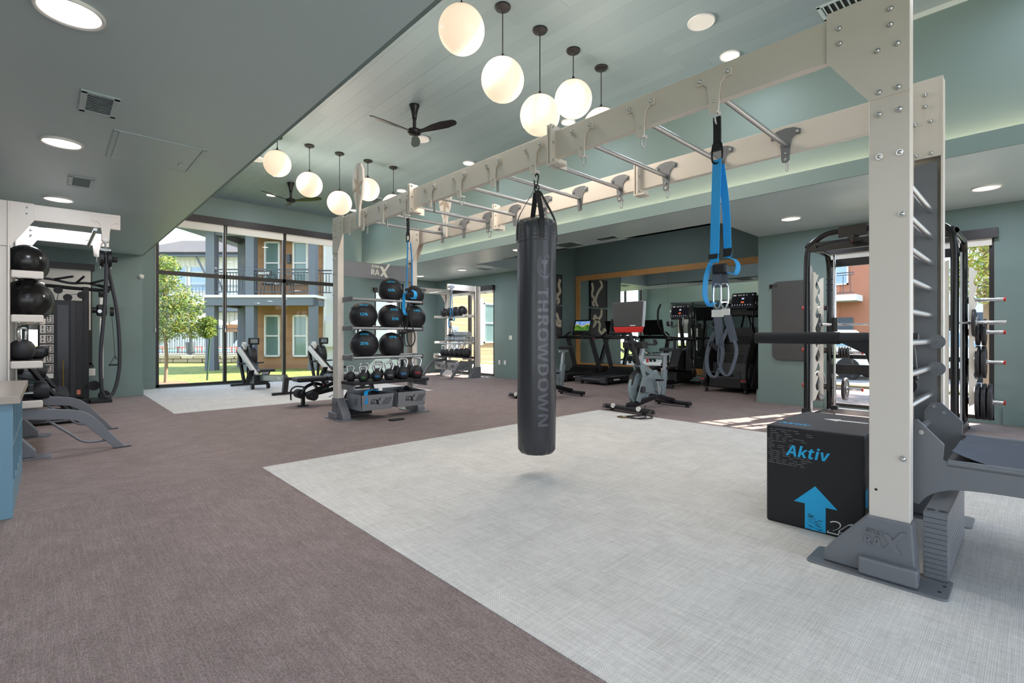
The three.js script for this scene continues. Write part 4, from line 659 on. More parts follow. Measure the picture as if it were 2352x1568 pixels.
function rope(label, pos, w) {
  const g = thing('battle_rope', label, 'rope', pos); const pts = []; for (let k = 0; k <= 60; k++) { const a = k / 60 * PI * 2 * 3.2; pts.push([w * Math.sin(a) * (1 - k / 200), .02 * Math.sin(a * 2.3) + k * .0012, .12 * Math.cos(a * 1.1)]); }
  part(g, 'rope_body', tube(pts, .021, 260, 8), M.rubber); const c = new THREE.CatmullRomCurve3(pts.map(p => V(...p))), tw = []; for (let k = 0; k < 90; k++) { const p = c.getPoint(k / 90), T = c.getTangent(k / 90), t = tor(.0205, .0035, 0, 0, 0, 'z', 10); t.rotateX(.5); t.applyQuaternion(new THREE.Quaternion().setFromUnitVectors(V(0, 0, 1), T)); tw.push(t.translate(p.x, p.y, p.z)); } part(g, 'rope_twist', tw, M.black);
}
rope('coiled black battle rope in the bin with the blue strap', [3.36, .29, -6.5], .17); rope('coiled black battle rope filling the other bin', [3.885, .3, -6.5], .18);
{ const g = thing('resistance_strap', 'blue webbing strap draped over the bin edge', 'strap', [3.2, .3, -6.42]); part(g, 'webbing', strap([[-.05, -.06, .14], [-.04, .05, .12], [.02, .11, .05], [.12, .11, .04], [.2, .09, .05]], .055, [.6, 0, .8], .006), M.blue); }
solo('floor_pad', 'small flat black plate on the carpet before the bins', 'plate', bx(.2, .018, .1, 0, .009, 0, .005), M.black, [3.52, .003, -6.1]);
{ const g = thing('wall_dispenser', 'chrome cylindrical dispenser behind the ball shelves', 'dispenser', [6.4, 1.05, ZB + .02]); part(g, 'body', lathe([[0, 0], [.13, 0], [.15, .04], [.15, .42], [.13, .46], [0, .46]], 24).translate(0, 0, .16), M.chrome); part(g, 'lid', cyl(.13, .05, 0, .48, .16), M.black); }

// ======================= wall storage racks (one by the cabinet, one in the far corner) =======================
function storageRack(label, pos, turn, H, W = 1.36, arm = .9, gx = .25) {
  const g = thing('storage_rack', label, 'storage rack', pos, turn, 'cantilever storage racks');   // columns at z = 0 and z = -W, arms towards +x
  for (const z of [0, -W]) {
    part(g, 'column', [bc(-.085, .085, .02, H, z - .02, z + .02, .004), bc(-.085, -.07, .02, H, z - .05, z + .05, .003), bc(.07, .085, .02, H, z - .05, z + .05, .003)], M.rack);
    part(g, 'arm_beam', bc(-.085, arm, H - .155, H, z - .025, z + .025, .005), M.rack);
    part(g, 'gusset', ext([[-.09, H + .003], [gx, H + .003], [gx, H - .158], [.09, H - .42], [-.09, H - .42]], .008, .0015).translate(0, 0, z + .03), M.rack);
    part(g, 'gusset_bolt', [[gx - .05, H - .04], [gx - .05, H - .1], [.0, H - .16], [0, H - .38], [-.05, H - .05]].map(([x, y]) => [cyl(.012, .006, x, y, z + .036, 'z', 12), sph(.01, x, y, z + .039, 8)]), M.bolt);
    const hp = hanger(0, 0).rotateY(-PI / 2); part(g, 'hanger_plate', hp.translate(arm - .12, H - 2.82, z + .03), M.rack); part(g, 'hanger_plate', hanger(0, 0).rotateY(-PI / 2).translate(arm - .12, H - 2.82, z - .03), M.rackGrey);
    part(g, 'shackle', [shackle(0, 0, 0).rotateY(PI / 2).translate(arm - .12, H - .265, z), cyl(.01, .07, arm - .12, H - .265, z, 'z', 10)], M.zinc);
    part(g, 'foot_cover', ext([[-.09, .3], [.09, .3], [.26, .07], [.26, .014], [-.1, .014]], .12, .006).translate(0, 0, z), M.rackGrey); part(g, 'base_plate', ext(rrect(.62, .24, .03), .012, .002).rotateX(-PI / 2).translate(.06, .0065, z), M.rackGrey);
    // long curved stabiliser leg
    const s = new THREE.Shape(); s.moveTo(.05, .50); s.lineTo(.5, .44); s.quadraticCurveTo(.62, .425, .7, .33); s.lineTo(.93, .02); s.lineTo(.99, .02); s.lineTo(.99, .005); s.lineTo(.84, .005); s.lineTo(.84, .02); s.lineTo(.62, .27); s.quadraticCurveTo(.56, .33, .5, .34); s.lineTo(.05, .39); s.closePath();
    part(g, 'stabiliser_leg', ext(s, .04, .004, 12).translate(0, 0, z + .01), M.rackGrey); part(g, 'leg_brace', tube([[.33, .36, z], [.5, .2, z], [.62, .1, z], [.8, .09, z]], .012, 20, 8), M.rackGrey);
  }
  part(g, 'rung', rod([arm - .2, H - .17, -W], [arm - .2, H - .17, 0], .017), M.steel);
  return g;
}
const shelf = (g, y, n, W, x0 = .08, x1 = .45) => { for (const z of [.0, -W]) part(g, 'shelf_bracket', bx(x1 - x0 + .05, .075, .03, (x0 + x1) / 2, y, z + .04, .014), M.rack); for (let i = 0; i < n; i++) part(g, 'shelf_rail', rod([x0 + .03 + (x1 - x0 - .06) * i / (n - 1), y - .02, -W - .02], [x0 + .03 + (x1 - x0 - .06) * i / (n - 1), y - .02, .05], .018), M.steel); };
const deckShelf = (g, y, W, m = M.rubber, x1 = .48) => { part(g, 'shelf_deck', bc(.06, x1, y - .02, y + .01, -W, .02, .008), m); for (const z of [0, -W]) part(g, 'shelf_bracket', bx(x1 - .085, .075, .03, (x1 + .085) / 2, y - .03, z + .05, .02), M.rack); };
{
  const W = 1.36, g = storageRack('off-white storage rack behind the blue cabinet', [-.36, 0, -6.62], 0, 2.44, W, .9);
  shelf(g, 1.76, 2, W, .115, .29); shelf(g, 1.34, 2, W, .115, .29); deckShelf(g, .93, W, M.rubber, .31); deckShelf(g, .55, W, M.rubber, .31);
  const gr = 'stability balls on the storage rack', sb = (x, y, z, R, l) => { const b = thing('stability_ball', l, 'exercise ball', [x, y, z], 0, gr); part(b, 'shell', sph(R, 0, 0, 0, 40), std(0x1b1a1a, .25)); part(b, 'groove', [-.5, -.25, 0, .25, .5].map(k => tor(R * Math.cos(k) + .0004, .0025, 0, 0, R * Math.sin(k), 'z', 40)), M.black); part(b, 'valve', cyl(.012, .006, R * .6, R * .2, R * .77, 'z', 10), M.offwhite); };
  sb(-.17, 1.915, -6.90, .165, 'smaller glossy black ball on the upper shelf of the storage rack'); sb(-.17, 1.915, -7.35, .165, 'glossy ball behind the smaller one on the upper shelf'); sb(-.17, 1.53, -6.94, .205, 'large glossy black ball on the second shelf of the storage rack'); sb(-.17, 1.53, -7.5, .205, 'large ball with pale markings behind on the second shelf');
  kettlebell([-.2, .945, -6.75], 1.05, 'black chrome-handled kettlebell by the blue cabinet, on the storage rack', null, 1.25);
}
// dumbbells: hexagonal heads on a chrome grip
const ordinal = ['nearest', 'second nearest', 'third nearest', 'fourth nearest', 'fifth nearest', 'sixth nearest', 'seventh nearest', 'eighth nearest', 'ninth nearest'];
function dumbbell(pos, turn, s, label, group) {
  const g = thing('hex_dumbbell', label, 'dumbbell', pos, turn, group);
  for (const k of [-1, 1]) part(g, 'head', [cyl(.055 * s, .075 * s, k * .095 * s, 0, 0, 'x', 6), cyl(.047 * s, .1 * s, k * .095 * s, 0, 0, 'x', 6)].map(q => q.rotateX(PI / 6)), M.rubber); part(g, 'grip', cyl(.015, .13 * s, 0, 0, 0, 'x', 14), M.chrome); return g;
}
for (let k = 0; k < 7; k++) { const s = .8 + k * .05; dumbbell([-.17, .945 + .05 * s, -7.0 - k * .12], 0, s, ordinal[k] + ' black hex dumbbell of the row behind the kettlebell', 'dumbbells behind the kettlebell'); }
for (let k = 0; k < 9; k++) { const s = 1.15 - k * .02; dumbbell([-.17, .56 + .051 * s, -6.68 - k * .135], 0, s, ordinal[k] + ' black hex dumbbell on the lowest shelf of the storage rack', 'dumbbells on the lowest shelf'); }
{ // inclined dumbbell rack behind
  const g = thing('dumbbell_rack', 'black tubular dumbbell rack between storage rack and cable machine', 'dumbbell rack', [-.36, 0, -9.6]);
  for (const z of [.7, -.7]) { part(g, 'side_tube', tube([[-.22, 1.2, z], [-.15, 1.24, z], [-.05, 1.12, z], [.3, .55, z], [.62, .02, z]], .032, 30, 10), M.blackGloss); part(g, 'rear_post', rod([-.2, 0, z], [-.2, 1.2, z], .03), M.blackGloss); part(g, 'base_tube', rod([-.3, .03, z], [.75, .03, z], .03), M.blackGloss); part(g, 'foot', [cyl(.045, .03, .74, .015, z), cyl(.045, .03, -.28, .015, z)], M.rubber); }
  for (const [x, y] of [[-.05, .98], [.16, .62], [.36, .28]]) part(g, 'tray', xf(bx(.3, .03, 1.4, 0, 0, 0, .008), [x, y, 0], [0, 0, -.3]), M.darkGrey);
  const lev = ['top', 'middle', 'bottom']; [[-.05, 1.06], [.16, .70], [.36, .36]].forEach(([x, y], r) => { for (let k = 0; k < 8; k++) { const d = dumbbell([-.36 + x, y + .015, -9.02 - k * .165], 0, 1.05 + r * .12, ordinal[k] + ' black hex dumbbell with bright grip on the ' + lev[r] + ' tray of the inclined rack', 'dumbbells on the ' + lev[r] + ' tray'); d.rotation.z = -.3; } });
}
{ // rope trainer pulley with a loop of thick rope
  const g = thing('rope_trainer', 'pulley rope trainer hanging from the storage rack arm', 'rope trainer', [.42, 0, -6.62]);
  part(g, 'clevis', [bx(.03, .07, .05, 0, 2.17, 0, .008), cyl(.008, .09, 0, 2.11, 0)], M.zinc); part(g, 'bracket', [bx(.085, .03, .075, 0, 2.065, 0, .006), bx(.005, .2, .06, -.042, 1.97, 0), bx(.005, .2, .06, .042, 1.97, 0)], M.chrome);
  part(g, 'drum', [cyl(.088, .03, -.032, 1.975, 0, 'x', 28), cyl(.088, .03, .032, 1.975, 0, 'x', 28), cyl(.05, .05, 0, 1.975, 0, 'x', 20)], M.black); part(g, 'knob', cyl(.03, .04, .075, 1.975, 0, 'x', 16), M.rubber);
  const rp = tube([[0, 2.03, 0], [.0, 2.0, .055], [.005, 1.9, .05], [-.01, 1.5, .06], [-.04, 1.0, .05], [-.03, .62, .04], [.02, .535, .0], [.08, .62, -.03], [.12, .9, -.05], [.1, 1.4, -.055], [.03, 1.85, -.05], [0, 1.99, -.05]], .0165, 140, 10, true); part(g, 'rope', rp, M.darkGrey);
}
// ---- blue cabinet with stone top
{
  const g = thing('storage_cabinet', 'blue open cubby cabinet with stone top at the photo edge', 'cabinet', [0, 0, 0]), x = -.175, z0 = -6.0, z1 = -4.52;
  part(g, 'end_panel', bc(-1.3, x, 0, .74, z1 - .03, z1, .003), M.cabinet); part(g, 'end_panel', bc(-1.3, x, 0, .74, z0, z0 + .03), M.cabinet); part(g, 'back_panel', bc(-1.3, -1.27, 0, .74, z0, z1), M.cabinet); part(g, 'toe_kick', bc(x - .03, x - .002, 0, .16, z0 + .03, z1 - .03), M.cabinet);
  for (const y of [.17, .455]) part(g, 'shelf', bc(-1.27, x, y, y + .025, z0 + .03, z1 - .03), M.cabinet); for (let k = 1; k < 5; k++) part(g, 'divider', bc(-1.27, x, .16, .74, z0 + (z1 - z0) * k / 5 - .012, z0 + (z1 - z0) * k / 5 + .012), M.cabinet);
  part(g, 'stone_top', bc(-1.34, x + .035, .74, .79, z0 - .03, z1 + .035, .004), M.stone, 'speckled brown stone top');
}
// ======================= benches and rowers =======================
{ // decline bench with foam rollers, behind the rig's storage end
  const g = thing('adjustable_bench', 'black adjustable bench with foam leg rollers beside the rig storage', 'bench', [3.05, .003, -8.32], 0);   // long axis along +x
  part(g, 'seat_pad', bx(.5, .08, .3, .12, .45, 0, .035), M.pad); part(g, 'knee_pad', bx(.34, .11, .36, .52, .465, .12, .05), M.pad); part(g, 'back_pad', bx(.75, .075, .28, 1.0, .44, 0, .03), M.pad);
  part(g, 'main_beam', bar([.1, .18, 0], [1.25, .38, 0], .07, .07, .01), M.blackGloss); part(g, 'leg_arm', bar([.02, .2, .06], [.62, .4, .06], .06, .06, .01), M.blackGloss); part(g, 'curved_arm', tube([[.0, .2, -.06], [.08, .31, -.06], [.22, .36, -.06], [.35, .33, -.06]], .027, 24, 10), M.blackGloss);
  part(g, 'pad_post', [bar([.15, .42, 0], [.26, .25, 0], .09, .03), bar([.32, .42, 0], [.42, .28, 0], .09, .03)], M.black);
  for (const [x, y, z] of [[.0, .2, -.13], [.09, .185, .17]]) part(g, 'foam_roller', [cyl(.075, .17, x, y, z, 'z', 28), cyl(.055, .176, x, y, z, 'z', 28)], M.rubber); part(g, 'roller_axle', rod([.05, .19, -.25], [.05, .19, .27], .012), M.chrome);
  part(g, 'handle', tube([[.1, .3, -.16], [-.05, .32, -.16], [-.13, .26, -.16], [-.13, .1, -.16]], .013, 24, 8), M.rubber); part(g, 'front_leg', bar([.03, .02, -.06], [.03, .24, -.06], .05, .07, .008), M.black); part(g, 'front_foot', cyl(.09, .018, .03, .01, -.06, 'y', 24), M.black);
  part(g, 'rear_leg', bar([.52, .07, .42], [.85, .36, .1], .06, .05, .008), M.blackGloss); part(g, 'rear_foot', bar([.42, .055, .38], [.58, .055, .74], .07, .05, .01), M.blackGloss); for (const [x, z] of [[.42, .36], [.58, .76]]) part(g, 'wheel', cyl(.045, .03, x, .046, z, 'z', 20), M.rubber);
  part(g, 'far_leg', bar([1.3, .02, 0], [1.2, .38, 0], .07, .06), M.black); part(g, 'far_foot', bar([1.3, .02, -.25], [1.3, .02, .25], .06, .04), M.black); part(g, 'adjust_strip', bar([.45, .12, 0], [.85, .3, 0], .05, .012), M.steel); part(g, 'pop_pin', sph(.022, .34, .33, .05, 14), M.red);
}
function rower(x, label) {
  const g = thing('rowing_machine', label, 'rowing machine', [x, .003, -12.5], 0, 'rowing machines by the tall window');     // flywheel at z = 0, rail towards +z
  part(g, 'front_foot', [bx(.56, .045, .06, 0, .03, -.2, .01), bx(.06, .05, .075, -.28, .028, -.2, .01), bx(.06, .05, .075, .28, .028, -.2, .01)], M.black);
  part(g, 'front_leg', bar([-.02, .05, -.2], [-.1, .78, -.36], .06, .05), M.black); part(g, 'front_leg', bar([.06, .05, -.2], [.02, .55, -.05], .06, .05), M.black);
  part(g, 'frame_arm', bar([-.08, .86, -.4], [.0, .28, .72], .09, .1, .008), M.offwhite); part(g, 'arm_stripe', bar([-.03, .91, -.38], [.05, .34, .72], .05, .03), M.black);
  part(g, 'flywheel_housing', [cyl(.27, .12, .1, .66, -.12, 'x', 36)], M.black); part(g, 'flywheel_vent', [cyl(.2, .125, .1, .66, -.12, 'x', 36)], M.darkGrey); part(g, 'vent_blades', [...Array(16)].map((_, k) => bx(.13, .006, .05, 0, .22, 0).rotateX(k * PI / 8).translate(.1, .66, -.12)), M.silver); part(g, 'shroud', [cyl(.12, .06, .0, .9, -.3, 'x', 24)], M.offwhite);
  part(g, 'console_arm', bar([.04, .85, -.2], [.1, 1.0, .0], .04, .04), M.black); const c = part(g, 'console', bx(.24, .16, .06, .12, 1.04, .02, .02), M.black); part(c, 'screen', bx(.15, .09, .004, .12, 1.045, .052), M.slate);
  part(g, 'handle', [rod([-.24, .53, .14], [.3, .545, .14], .018), bx(.06, .06, .05, .03, .53, .13, .01)], M.black); part(g, 'foot_rest', [xf(bx(.12, .03, .32, 0, 0, 0, .01), [-.12, .3, .62], [-.75, 0, 0])], M.black); part(g, 'foot_rest', [xf(bx(.12, .03, .32, 0, 0, 0, .01), [.22, .3, .62], [-.75, 0, 0])], M.black);
  part(g, 'foot_box', bx(.3, .22, .22, .05, .2, .75, .03), M.black); part(g, 'caster', cyl(.06, .05, -.12, .06, .8, 'x', 20), M.rubber); part(g, 'caster', cyl(.06, .05, .2, .06, .8, 'x', 20), M.rubber);
  part(g, 'rail', bar([.05, .24, .75], [.05, .33, 2.36], .07, .12, .006), M.silver); part(g, 'rail_label', bx(.002, .05, .22, .012, .315, 2.1), M.offwhite); part(g, 'rail_cap', bar([.05, .30, .8], [.05, .395, 2.36], .075, .012), M.black); part(g, 'seat', bx(.32, .05, .24, .08, .42, 1.05, .02), M.black); part(g, 'seat_carriage', bx(.1, .07, .18, .06, .37, 1.05, .01), M.silver);
  part(g, 'rear_leg', bar([.05, .36, 2.4], [.05, .03, 2.3], .09, .1, .01), M.black); part(g, 'rear_foot', [bx(.44, .045, .06, .05, .03, 2.3, .01), bx(.05, .05, .07, -.16, .028, 2.3, .01), bx(.05, .05, .07, .26, .028, 2.3, .01)], M.black);
}
rower(3.34, 'black and silver rowing machine in the middle of the tall window'); rower(4.98, 'rowing machine half hidden by the rig post');
// ======================= far corner rack =======================
{
  const W = 1.36, X = 8.72, g = storageRack('off-white storage rack before the corner window', [X, 0, -12.08], PI, 2.55, W, 1.02);
  shelf(g, 1.72, 2, W); shelf(g, .97, 2, W); deckShelf(g, .575, W);
  const gr = 'small balls on the corner rack'; ['first', 'second', 'third', 'last, towards the column'].forEach((t, k) => medBall([X - .27, 1.72 + .125, -11.9 + k * .28], .125 + k * .012, 'black ball on the corner rack shelf, ' + t + ' in the row', '', 0, 0, gr));
  const roll = (y, z, dx, l) => { const r = thing('foam_roller', l, 'foam roller', [X - .27 + dx, y, z], 0, 'grey foam rollers'); part(r, 'foam', lathe([[.035, -.44], [.07, -.44], [.075, -.43], [.075, .43], [.07, .44], [.035, .44]], 28).rotateX(PI / 2), M.silver); part(r, 'end_ring', [tor(.07, .006, 0, 0, .44, 'z', 24)], M.white); part(r, 'core', lathe([[.0, .438], [.04, .438], [.04, .43]], 20).rotateX(PI / 2), M.offwhite); };
  roll(1.075, -11.2, -.07, 'grey foam roller, lower front one on the corner rack'); roll(1.075, -11.15, .085, 'grey foam roller behind the lower front one'); roll(1.21, -11.18, .0, 'grey foam roller lying on top of the other two');
  for (let k = 0; k < 6; k++) kettlebell([X - .28, .588, -11.95 + k * .225], 1.0 + .06 * k, 'black chrome-handled kettlebell on the corner rack, ' + ['farthest in the row', 'second from the far end', 'third from the far end', 'third from the column', 'second from the column', 'nearest the column'][k], null, PI / 2, 'kettlebells on the corner rack');
  for (const [z, t] of [[-11.75, 'farther'], [-11.1, 'nearer']]) { bin([X - .3, .2, z], .56, 'grey steel bin under the corner rack kettlebells, the ' + t + ' one', null, -PI / 2); }
  trainer('blue strap trainer hanging from the corner rack arm', [X - .9, 0, -10.72], 1.02, false);
  solo('wall_box', 'small white box on the floor beside the corner rack', 'box', bx(.12, .16, .3, 0, .08, 0, .01), M.offwhite, [8.95, .45, -12.98]);
}
// ======================= cardio machines =======================
function bike(pos, turn, label, full) {
  const g = thing('exercise_bike', label, 'exercise bike', pos, turn, 'upright spin bikes');     // front towards +x, local floor origin under the middle
  part(g, 'front_foot', [bx(.1, .06, .82, .6, .06, 0, .015), ext([[-.06, 0], [.06, 0], [.02, .06], [-.02, .06]], .06).translate(.6, .03, .43), ext([[-.06, 0], [.06, 0], [.02, .06], [-.02, .06]], .06).translate(.6, .03, -.43)], M.black); part(g, 'rear_foot', [bx(.1, .06, .66, -.6, .06, 0, .015)], M.black); for (const z of [-.3, .3]) { part(g, 'leveller', cyl(.03, .03, .6, .015, z), M.black); part(g, 'leveller', cyl(.03, .03, -.6, .015, z * .9), M.black); part(g, 'transport_wheel', cyl(.036, .03, .65, .085, z * .8, 'x', 18), M.offwhite); }
  part(g, 'base_beam', [bar([.6, .09, 0], [-.1, .2, 0], .07, .09, .01), bar([-.1, .2, 0], [-.62, .08, 0], .07, .08, .01)], M.blackGloss);
  part(g, 'flywheel', [tor(.235, .028, .32, .34, 0, 'z', 44), cyl(.215, .018, .32, .34, 0, 'z', 40)], M.slate); part(g, 'flywheel_hub', cyl(.06, .09, .32, .34, 0, 'z', 24), M.black);
  part(g, 'fork', [bar([.42, .15, .06], [.26, .52, .06], .025, .1, .01), bar([.26, .52, .06], [.34, .72, .06], .025, .09, .01)].map(q => q), M.slate); part(g, 'fork', [bar([.42, .15, -.06], [.26, .52, -.06], .025, .1, .01), bar([.26, .52, -.06], [.34, .72, -.06], .025, .09, .01)], M.slate);
  parts(g, 'hub_cap', [cyl(.05, .03, .33, .34, .085, 'z', 24), cyl(.05, .03, .33, .34, -.085, 'z', 24)], M.darkGrey); part(g, 'belt_cover', ext([[.2, .28], [.26, .5], [-.12, .62], [-.28, .4], [-.2, .2]], .07, .012).translate(0, 0, -.0), M.slate);
  part(g, 'main_frame', [bar([.34, .74, 0], [-.3, .42, 0], .06, .1, .015), bar([-.3, .2, 0], [-.36, .62, 0], .07, .1, .015)], M.slate); part(g, 'fender', ext([[.55, .42], [.5, .56], [.4, .63], [.26, .66], [.26, .64], [.4, .6], [.47, .54], [.52, .42]], .08, .004), M.black);
  part(g, 'seat_post', [bar([-.34, .5, 0], [-.38, .86, 0], .04, .055, .006), bar([-.5, .87, 0], [-.26, .87, 0], .035, .04, .006)], M.silver); part(g, 'saddle', [ext([[-.14, -.1], [-.13, .1], [-.02, .07], [.06, .03], [.14, .02], [.15, 0], [.14, -.02], [.06, -.03], [-.02, -.07]], .06, .022).rotateX(-PI / 2).translate(-.38, .945, 0)], M.rubber);
  part(g, 'handlebar_post', bar([.3, .68, 0], [.22, 1.0, 0], .045, .07, .008), M.silver); part(g, 'handlebar', [tube([[.25, 1.03, -.24], [.3, 1.12, -.27], [.2, 1.06, -.24], [.08, 1.04, -.12], [.05, 1.04, 0], [.08, 1.04, .12], [.2, 1.06, .24], [.3, 1.12, .27], [.36, 1.2, .27]], .018, 60, 10)], M.darkGrey);
  part(g, 'crank', [bar([-.1, .3, .07], [-.16, .14, .07], .02, .03), bar([-.1, .3, -.07], [-.04, .46, -.07], .02, .03), cyl(.05, .17, -.1, .3, 0, 'z', 20)], M.steel); part(g, 'pedal', [bx(.11, .03, .09, -.16, .13, .13, .008)], M.blackGloss); part(g, 'pedal', bx(.11, .03, .09, -.04, .47, -.13, .008), M.blackGloss); part(g, 'resistance_knob', cyl(.02, .06, .1, .78, 0, 'y', 14), M.red); part(g, 'seat_knob', [cyl(.025, .04, -.4, .6, .06, 'z', 14)], M.steel);
  if (full) {
    part(g, 'screen_mast', [rod([.32, .7, 0], [.54, 1.22, 0], .032, .028, 18), cyl(.03, .08, .55, 1.23, 0)], M.darkGrey); part(g, 'dumbbell_holder', [bx(.13, .1, .12, .42, 1.03, -.13, .015), bx(.13, .1, .12, .42, 1.03, .13, .015), rod([.42, 1.03, -.13], [.42, 1.03, .13], .015)], M.black);
    part(g, 'bottle_holder', [tor(.045, .008, .16, .78, .08, 'y'), tor(.045, .008, .16, .7, .08, 'y')], M.silver);
    const s = part(g, 'screen_housing', planar(ext([[-.30, .235], [.30, .235], [.27, -.15], [-.27, -.15]], .05, .012), 'xy', 1).rotateX(0).rotateY(PI / 2).translate(.58, 1.46, 0), M.carbon); part(s, 'chin', ext([[-.275, .04], [.275, .04], [.24, -.045], [-.24, -.045]], .06, .01).rotateY(PI / 2).translate(.58, 1.27, 0), M.red, 'red lower edge'); part(s, 'screen', bx(.004, .3, .46, .552, 1.48, 0), M.screen); part(s, 'side_trim', xf(bx(.055, .38, .012), [.58, 1.5, -.287], [-.08, 0, 0]), M.silver); part(s, 'maker_mark', bx(.002, .012, .1, .607, 1.33, -.1), M.offwhite);
  } else part(g, 'reflector_tube', rod([-.34, .5, .04], [-.38, .8, .04], .012), M.chrome);
}
bike([7.04, 0, -4.23], PI - .08, 'grey spin bike with large red-edged screen in front of the treadmills', true); bike([6.95, 0, -6.35], PI - .05, 'spin bike half hidden by the hanging bag', false);
{ const g = thing('power_cable', 'black coiled power cable on the carpet by the spin bike', 'cable', [6.12, .004, -3.92]); part(g, 'cord', tube([[.4, .12, -.1], [.25, .02, -.05], [.1, .012, .0], [-.05, .012, -.12], [-.15, .012, .05], [.02, .016, .14], [.14, .014, .02], [-.02, .014, -.08], [-.12, .012, .12], [.05, .014, .22], [.18, .012, .12]], .008, 90, 6), M.black); part(g, 'plug', bx(.05, .03, .03, -.06, .018, -.16, .006), M.white); solo('floor_outlet_cover', 'round brass floor outlet under the power cable', 'outlet', cyl(.1, .006, 0, .003, 0, 'y', 28), std(0x8f7a4a, .35, .8), [6.02, .004, -4.06]); }
function treadmill(z, label, pic) {
  const g = thing('treadmill', label, 'treadmill', [9.45, 0, z], 0, 'black treadmills facing the mirror');    // belt runs along +x
  part(g, 'deck', [bc(0, 1.75, .06, .2, -.44, -.3, .03), bc(0, 1.75, .06, .2, .3, .44, .03), bc(.05, 1.7, .05, .14, -.3, .3)], M.black); part(g, 'belt', bc(.03, 1.6, .15, .165, -.29, .29, .006), M.rubber); part(g, 'rear_roller', [cyl(.045, .56, .03, .12, 0, 'z', 20)], M.darkGrey); parts(g, 'rear_bracket', [bc(-.03, .08, .05, .19, -.46, -.28, .02), bc(-.03, .08, .05, .19, .28, .46, .02)], M.darkGrey);
  part(g, 'motor_hood', ext([[1.15, .18], [1.3, .3], [1.55, .36], [1.85, .34], [1.92, .2], [1.92, .08], [1.15, .08]], .86, .03), M.black); for (const s of [-.36, .36]) { parts(g, 'foot', [cyl(.035, .05, .15, .025, s), cyl(.035, .08, 1.7, .04, s)], M.black); part(g, 'upright', bar([1.5, .18, s * 1.18], [1.12, 1.12, s * 1.1], .07, .13, .015), M.darkGrey); }
  part(g, 'side_lettering', [bx(.24, .03, .002, .45, .12, .441)], M.offwhite);
  part(g, 'handrail', [bar([.7, 1.12, -.42], [1.3, 1.14, -.42], .07, .06, .02), bar([.7, 1.12, .42], [1.3, 1.14, .42], .07, .06, .02), bx(.2, .09, .9, 1.15, 1.13, 0, .03)], M.black); parts(g, 'grip', [bar([.86, 1.16, -.3], [1.1, 1.28, -.3], .05, .04, .015), bar([.86, 1.16, .3], [1.1, 1.28, .3], .05, .04, .015)], M.black); part(g, 'stop_key', bx(.02, .05, .03, .72, 1.1, -.46, .006), M.red);
  const c = part(g, 'console', xf(bx(.05, .44, .66, 0, 0, 0, .03), [1.27, 1.4, 0], [0, 0, -.3]), M.black); part(c, 'screen', xf(bx(.004, .27, .5, 0, 0, 0), [1.238, 1.44, 0], [0, 0, -.3]), pic ?? M.screen); part(c, 'keypad', xf(bx(.004, .04, .2, 0, 0, 0), [1.206, 1.27, 0], [0, 0, -.3]), M.darkGrey);
  return g;
}
const scenic = (() => { const t = tex(128, 64, (i, j) => { const h = j / 64, n = vnoise(i / 12, j / 8, 40), hill = .45 + .12 * Math.sin(i / 14) + .1 * n; return h > hill + .12 ? [80 + 60 * n, 120 + 50 * n, 200] : h > hill ? [150 + 60 * n, 150 + 40 * n, 110] : [40 + 60 * n, 80 + 60 * n, 40]; }); return new THREE.MeshStandardMaterial({ color: 0x000000, emissive: 0xffffff, emissiveMap: t, emissiveIntensity: .42, roughness: .2 }); })();
const uiT = tex(128, 80, (i, j) => { if (j > 70) return [150, 150, 150].map(v => v * (hash(i >> 2, 1) > .5 ? 1 : .1)); if (Math.abs(i - 64) < 8 && Math.abs(j - 50) < 6) return [170, 180, 200]; if (Math.abs(i - 64) < 10 && Math.abs(j - 24) < 6) return [190, 90, 50]; if (j < 10 && i % 16 < 6) return [120, 120, 130]; return [10, 10, 14]; });
const uiM = new THREE.MeshStandardMaterial({ color: 0x000000, emissive: 0xffffff, emissiveMap: uiT, emissiveIntensity: .5, roughness: .2 });
treadmill(-7.32, 'black treadmill directly behind the grey spin bike'); treadmill(-8.56, 'black treadmill with lit landscape screen beside the pictures', scenic);
